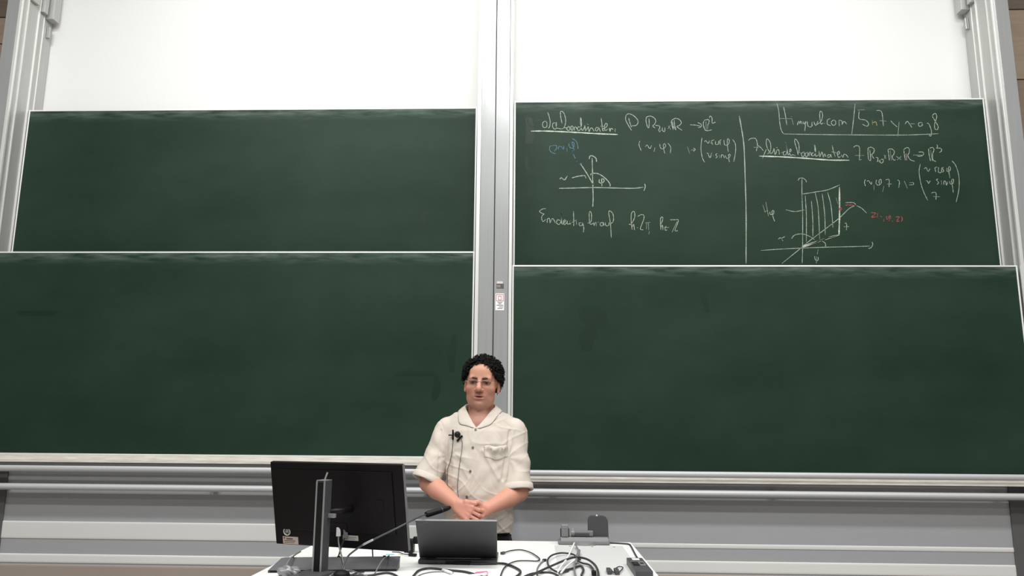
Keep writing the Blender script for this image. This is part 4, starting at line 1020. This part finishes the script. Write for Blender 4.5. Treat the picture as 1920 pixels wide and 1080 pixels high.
# ---- spectacles
gl_ = None
wire = MB()
def rim(s, r):
    out = []
    for k in range(29):
        a_ = 2 * math.pi * k / 28; ex = .55
        cx = math.copysign(abs(math.cos(a_)) ** ex, math.cos(a_)) * .0235; cz = math.copysign(abs(math.sin(a_)) ** ex, math.sin(a_)) * .0155
        out.append(hw((s * .034 + cx, -.1085 + abs(s * .034 + cx) * .16 - cz * .1, -.005 + cz)))
    return out
wire.tube(rim(-1, 0), .0006, 6).tube(rim(1, 0), .0006, 6)
wire.tube([hw((-.0115, -.1066, .001)), hw((0, -.1085, .005)), hw((.0115, -.1066, .001))], .0010, 6)
frame_o = wire.build('spectacles', WIRE, man, smooth=True)
for s in (-1, 1):
    MB().tube([hw((s * .057, -.100, .002)), hw((s * .074, -.088, .004)), hw((s * .0865, -.02, .006)), hw((s * .0865, .012, .000))], .0011, 6).build('temple_arm', WIRE, frame_o, smooth=True)
    pts = rim(s, 0)[:-1]; c0 = np.mean(np.array(pts), 0)
    MB().add([tuple(c0)] + pts, [(0, 1 + k, 1 + (k + 1) % 28) for k in range(28)]).build('lens', LENS, frame_o)

# ---- shirt
S = Field((-.37, 3.74, .90), (.28, 4.14, 1.57), .0035)
zs = np.array([.90, .95, 1.00, 1.06, 1.12, 1.20, 1.28, 1.36, 1.42, 1.47, 1.52])
ww = np.array([.160, .164, .166, .168, .168, .168, .170, .172, .170, .150, .11])
dd = np.array([.116, .120, .126, .132, .134, .130, .126, .122, .112, .094, .075])
cx = np.array([-.014, -.014, -.014, -.013, -.012, -.012, -.012, -.012, -.012, -.013, -.014])
cyy = np.array([3.955, 3.955, 3.952, 3.948, 3.946, 3.948, 3.952, 3.957, 3.964, 3.972, 3.975])
def torso(x, y, z):
    W_ = np.interp(z, zs, ww); D_ = np.interp(z, zs, dd); X_ = np.interp(z, zs, cx); Y_ = np.interp(z, zs, cyy)
    n_ = 2.45
    k = (np.abs((x - X_) / W_) ** n_ + np.abs((y - Y_) / D_) ** n_) ** (1 / n_)
    d = (k - 1) * np.minimum(W_, D_) * .95
    return np.maximum(d, np.maximum(z - 1.50, .940 + .018 * np.clip((.155 - x) / .3, 0, 1) * 0 - z))
S.op(torso, (-.012, 3.95, 1.21), (.20, .16, .32), .01)
for s in (-1, 1):
    a = np.array(SH[s]) + np.array((s * -.004, 0, -.004))
    add_cone(S, (s * .060 - .014, 3.980, 1.480), tuple(a + np.array((-s * .012, 0, .002))), .046, .060, .03)
    CU = np.array({-1: (-.270, 3.898, 1.178), 1: (.176, 3.896, 1.138)}[s])     # cuff centre
    ax_ = (CU - a) / np.linalg.norm(CU - a); Lc = float(np.linalg.norm(CU - a))
    tilt = np.array((-s * .10, 0, 1)) if s < 0 else np.array((-.30, 0, 1)); tilt = tilt / np.linalg.norm(tilt)
    def sleeve(x, y, z, a=a, CU=CU, ax_=ax_, Lc=Lc):
        px, py, pz = x - a[0], y - a[1], z - a[2]
        t_ = px * ax_[0] + py * ax_[1] + pz * ax_[2]
        rr = np.sqrt(np.maximum((px - t_ * ax_[0]) ** 2 + (py - t_ * ax_[1]) ** 2 + (pz - t_ * ax_[2]) ** 2, 0))
        u_ = np.clip(t_ / Lc, 0, 1)
        rad = .066 + .004 * u_ - .004 * np.sin(u_ * 3.1) + .0022 * ((t_ > Lc - .026) & (t_ < Lc))
        dout = np.maximum(np.where(t_ < 0, np.sqrt(rr * rr + t_ * t_), rr) - rad, t_ - Lc)
        din = np.maximum(rr - (rad - .008), -(t_ - (Lc - .03)))
        return np.maximum(dout, -din)
    S.op(sleeve, tuple((a + CU) / 2), tuple(np.abs(CU - a) / 2 + .085), .006)
# folds in the cloth
def folds(V):
    x, y, z = V[:, 0], V[:, 1], V[:, 2]
    f = .0016 * np.sin(46 * z + 34 * x + 2.0 * np.sin(9 * x + 7 * z)) + .0012 * np.sin(63 * x - 28 * z + 3 * np.sin(11 * z + 3))
    for (cx_, cz_), sg in (((-.165, 1.30), -1), ((.125, 1.29), 1)):        # drag lines from the armpits
        dx, dz = x - cx_, z - cz_
        rad = np.sqrt(dx * dx + dz * dz); an = np.arctan2(dz, dx)
        f += .0020 * np.sin(an * 8 + 1.0 + 20 * rad) * np.exp(-((rad - .07) / .045) ** 2)
    # long diagonal fold below the pocket and around the belly
    for x0, z0, x1, z1, am, wd in ((.012, 1.325, .085, 1.195, .0075, .010), (.040, 1.32, .098, 1.20, -.007, .014), (-.125, 1.30, -.135, 1.16, .004, .012), (.10, 1.02, .0, .97, .004, .012), (-.10, 1.26, -.06, 1.20, .003, .010), (.136, 1.42, .103, 1.19, -.0060, .006), (.150, 1.42, .118, 1.19, .004, .008), (-.206, 1.42, -.206, 1.20, -.005, .006), (-.150, 1.40, -.165, 1.24, .003, .012)):
        ux, uz = x1 - x0, z1 - z0; L2 = ux * ux + uz * uz
        t_ = np.clip(((x - x0) * ux + (z - z0) * uz) / L2, 0, 1)
        dist = np.sqrt((x - x0 - t_ * ux) ** 2 + (z - z0 - t_ * uz) ** 2)
        f += am * np.exp(-(dist / wd) ** 2) * (y < 3.95)
    for s in (-1, 1):                                                       # sleeves
        on = 1 / (1 + np.exp(-(s * (x + .012) - .185) / .008))
        f += on * .0026 * np.sin(58 * z + s * 22 * x + 14 * y) * np.exp(-((z - 1.30) / .09) ** 2)
    def crease(ax_, az_, kx, kz, wob, am, seed):
        u_ = kx * x + kz * z + wob * np.sin(7 * x + 11 * z + seed) + .8 * np.sin(23 * z - 17 * x + 2 * seed)
        msk = np.clip(.5 + .9 * np.sin(13 * x + seed * 1.7) * np.sin(15 * z + seed * 2.3 + 6 * y), 0, 1)
        return am * (1 - np.abs(np.sin(u_))) ** 5 * msk
    f += crease(0, 0, 22, 34, 1.4, .0034, .4) + crease(0, 0, -30, 26, 1.6, .0030, 1.9) - crease(0, 0, 40, 9, 1.2, .0026, 3.1)
    pk = np.abs(x - np.interp(z, [1.0, 1.11, 1.23, 1.34, 1.43], [-.066, -.062, -.050, -.040, -.030]))
    f += .0016 * (1 / (1 + np.exp((pk - .016) / .0012))) * (y < 3.95)
    return f
# neck opening with the front slit
S.op(cone((-.016, 3.972, 1.44), (-.016, 3.975, 1.62), .070, .076), (-.016, 3.972, 1.54), (.09, .09, .17), .004, 'sub')
def vee(x, y, z):
    hw_ = np.interp(z, [1.430, 1.445, 1.47, 1.50, 1.53], [.0015, .013, .032, .054, .070])
    xc = np.interp(z, [1.42, 1.52], [-.030, -.018])
    return np.maximum(np.maximum(np.abs(x - xc) - hw_, y - 3.945), 1.427 - z)
S.op(vee, (-.02, 3.90, 1.48), (.07, .08, .08), .003, 'sub')
Vs, Fs = S.mesh()
e1 = Vs[Fs[:, 1]] - Vs[Fs[:, 0]]; e2 = Vs[Fs[:, 3]] - Vs[Fs[:, 0]]
fn_ = np.cross(e1, e2); Nv = np.zeros_like(Vs)
for k in range(4): np.add.at(Nv, Fs[:, k], fn_)
Nv /= np.maximum(np.linalg.norm(Nv, axis=1), 1e-12)[:, None]
Vs = Vs + Nv * folds(Vs)[:, None]
shirt = np_mesh('shirt', Vs, Fs, SHIRT, man, smooth_it=1)
Vs2 = [Vector(v.co) + root_loc(man) for v in shirt.data.vertices]
tree = BVHTree.FromPolygons(Vs2, [tuple(f) for f in Fs.tolist()])
def on_shirt(x, z, off=0.0):
    h_, n_, i_, d_ = tree.ray_cast(Vector((x, 3.3, z)), Vector((0, 1, 0)))
    if h_ is None: return Vector((x, 3.85, z)), Vector((0, -1, 0))
    if n_.y > 0: n_ = -n_
    return h_ + n_ * off, n_
# collar: the fold line runs round the neck, two points fall on the chest
foldL = [(-.031, 3.862, 1.430), (-.043, 3.872, 1.452), (-.060, 3.890, 1.482), (-.078, 3.918, 1.514), (-.090, 3.950, 1.537)]
foldR = [(-.027, 3.862, 1.430), (-.010, 3.872, 1.452), (.014, 3.890, 1.482), (.036, 3.918, 1.514), (.056, 3.950, 1.537)]
outL = [(-.046, 1.434), (-.080, 1.443), (-.113, 1.452), (-.122, 1.490)]
outR = [(-.014, 1.430), (.012, 1.436), (.046, 1.452), (.074, 1.492)]
def back_ring(r_, z0, z1, n_):
    return [Vector((-.017 - r_ * math.cos(a_), 3.965 + r_ * .92 * math.sin(a_), z0 + (z1 - z0) * math.sin(a_))) for a_ in [math.pi * (k + .5) / n_ for k in range(n_)]]
fold = [Vector(p) for p in foldL] + back_ring(.073, 1.545, 1.560, 8) + [Vector(p) for p in reversed(foldR)]
outp = [on_shirt(x, z, .0030)[0] for x, z in outL] + [Vector((-.128, 3.962, 1.517))] + back_ring(.098, 1.512, 1.520, 8) + [Vector((.094, 3.962, 1.517))] + [on_shirt(x, z, .0030)[0] for x, z in reversed(outR)]
fold = smooth_line(fold, 4); outp = smooth_line(outp, 4)
cm_ = MB()
for f_, o2 in zip(fold, outp):
    away = (f_ - Vector((-.017, 3.972, f_.z))).normalized()
    mid = (f_ + o2) / 2 + away * .004 + Vector((0, -.002, .003))
    cm_.v += [tuple(f_ - away * .001 + Vector((0, .004, -.034))), tuple(f_ - away * .002 + Vector((0, 0, -.006))), tuple(f_ + away * .002 + Vector((0, 0, .002))), tuple(f_ + away * .006 + Vector((0, -.001, -.002))), tuple(mid), tuple(o2)]
for i in range(len(fold) - 1):
    for k in range(5):
        a_ = i * 6 + k
        cm_.f.append((a_, a_ + 6, a_ + 7, a_ + 1))
col_o = cm_.build('collar', SHIRT, shirt, smooth=True)
so = col_o.modifiers.new('thickness', 'SOLIDIFY'); so.thickness = .0028; so.offset = 0
su = col_o.modifiers.new('round', 'SUBSURF'); su.levels = 1; su.render_levels = 1
# buttons
for x, z in ((-.030, 1.425), (-.041, 1.339), (-.050, 1.229), (-.064, 1.112), (-.066, 1.00)):
    p, n_ = on_shirt(x, z, .0008)
    MB().lathe([(.0056, 0), (.0062, .0010), (.0056, .0020), (.0035, .0016)], p, axis=n_, n=16).build('button', BTN, shirt)
# breast pocket with a rumpled top
pk = MB(); nx_, nz_ = 18, 14
for j in range(nz_ + 1):
    for i in range(nx_ + 1):
        u_, v_ = i / nx_, j / nz_
        x = .012 + .112 * u_ + .004 * v_; z = 1.348 - .052 * v_ - .012 * v_ * math.sin(u_ * 3.1) + .003 * math.sin(u_ * 9)
        p, n_ = on_shirt(x, z)
        lift = .0015 + .012 * math.exp(-((v_ - .25) / .28) ** 2) * (math.sin(math.pi * u_)) ** .6 * (1 + .65 * math.sin(u_ * 15 + 4 * v_)) * (0.5 + .5 * (v_ > 0))
        if i in (0, nx_) or j == nz_: lift = .0004
        pk.v.append(tuple(p + Vector((0, -lift, 0))))
for j in range(nz_):
    for i in range(nx_):
        a_ = j * (nx_ + 1) + i
        pk.f.append((a_, a_ + 1, a_ + nx_ + 2, a_ + nx_ + 1))
pocket = pk.build('breast_pocket', SHIRT, shirt, smooth=True)
so = pocket.modifiers.new('thickness', 'SOLIDIFY'); so.thickness = .0016; so.offset = 0
for x in (.045, .092, .112):
    p, n_ = on_shirt(x, 1.336, .013)
    MB().lathe([(.0035, 0), (.004, .001), (.003, .002)], p, axis=(0, -1, 0), n=12).build('pocket_stud', STUD, pocket)
# cuffs sewn on the sleeves
for s in (-1, 1):
    a = np.array(SH[s]) + np.array((s * -.004, 0, -.004)); CU = np.array({-1: (-.270, 3.898, 1.178), 1: (.176, 3.896, 1.138)}[s])
    ax_ = Vector((CU - a) / np.linalg.norm(CU - a))
    MB().lathe([(.0712, -.030), (.0745, -.029), (.0758, -.004), (.0750, .0005), (.0690, .0005), (.0670, -.004), (.0670, -.028)], Vector(CU), axis=ax_, n=36).build('sleeve_cuff', SHIRT, shirt, smooth=True).data.polygons
# ---- trousers, belt and shoes
T = Field((-.22, 3.78, .02), (.20, 4.13, .99), .008)
add_ell(T, (-.013, 3.955, .90), (.150, .108, .11), .02)
for s in (-1, 1):
    add_cone(T, (s * .075 - .013, 3.955, .86), (s * .088 - .013, 3.950, .50), .086, .062, .04)
    add_cone(T, (s * .088 - .013, 3.950, .50), (s * .095 - .013, 3.965, .06), .062, .050, .03)
Vt, Ft = T.mesh()
np_mesh('trousers', Vt, Ft, TROUSER, man, smooth_it=1)
for s in (-1, 1):
    bm = bmesh.new(); bmesh.ops.create_uvsphere(bm, u_segments=20, v_segments=12, radius=1.0)
    for v in bm.verts:
        v.co = Vector((s * .10 - .013 + v.co.x * (.044 - .008 * v.co.y), 3.925 + v.co.y * .14, max(.001, .035 + v.co.z * (.045 + .014 * v.co.y))))
    MB().bm(bm).build('shoe', M['black'], man, smooth=True)
bl = MB()
ring_pts = [Vector((-.013 + .157 * math.copysign(abs(math.cos(a_)) ** .85, math.cos(a_)), 3.955 + .113 * math.copysign(abs(math.sin(a_)) ** .85, math.sin(a_)), .905)) for a_ in [2 * math.pi * k / 48 for k in range(49)]]
for p in ring_pts: bl.v += [(p.x, p.y, p.z - .017), (p.x, p.y, p.z + .017)]
for k in range(48): bl.f.append((2 * k, 2 * k + 2, 2 * k + 3, 2 * k + 1))
bl.build('belt', M['black'], man, smooth=True)

# ---------------------------------------------------------------- clip-on microphones
def lav(name, label, x, z, foam, ang, cab):
    p, n_ = on_shirt(x, z, .004)
    t = thing(name, tuple(p), label, 'microphone', 'clip-on microphones on the shirt')
    CM = Matrix.Translation(p) @ Matrix.Rotation(ang, 4, 'Y')
    MB().box(-.0045, .0045, -.006, .003, -.022, .016, .0015, CM).build('clip', M['black'], t)
    MB().box(-.022, -.0046, -.005, .001, -.003, .003, .001, CM).build('clip_jaw', M['black'], t)
    if foam:
        bm = bmesh.new(); bmesh.ops.create_icosphere(bm, subdivisions=3, radius=.0155)
        MB().bm(bm, Matrix.Translation(p + Vector((-.012, -.012, .016)))).build('foam_windscreen', M['black'], t, smooth=True)
    else:
        MB().tube([CM @ Vector((0, -.008, .014)), CM @ Vector((0, -.009, .026))], .0042, 10).build('capsule', M['black'], t, smooth=True)
    pts = []
    for cx_, cz_ in cab:
        q_, _ = on_shirt(cx_, cz_, .0042); pts.append(q_)
    MB().tube(smooth_line(pts, 6), .0013, 6).build('wire', M['rubber'], t, smooth=True)
lav('lapel_microphone', 'left clip-on microphone without foam on the shirt', -.140, 1.397, False, 0.0, [(-.139, 1.392), (-.140, 1.35), (-.142, 1.31), (-.150, 1.27), (-.162, 1.235), (-.162, 1.20), (-.160, 1.16), (-.158, 1.135)])
lav('lapel_microphone', 'right clip-on microphone with a round black foam ball', -.104, 1.384, True, 0.75, [(-.098, 1.378), (-.092, 1.36), (-.095, 1.31), (-.103, 1.25), (-.108, 1.20), (-.109, 1.15), (-.104, 1.11), (-.100, 1.085)])
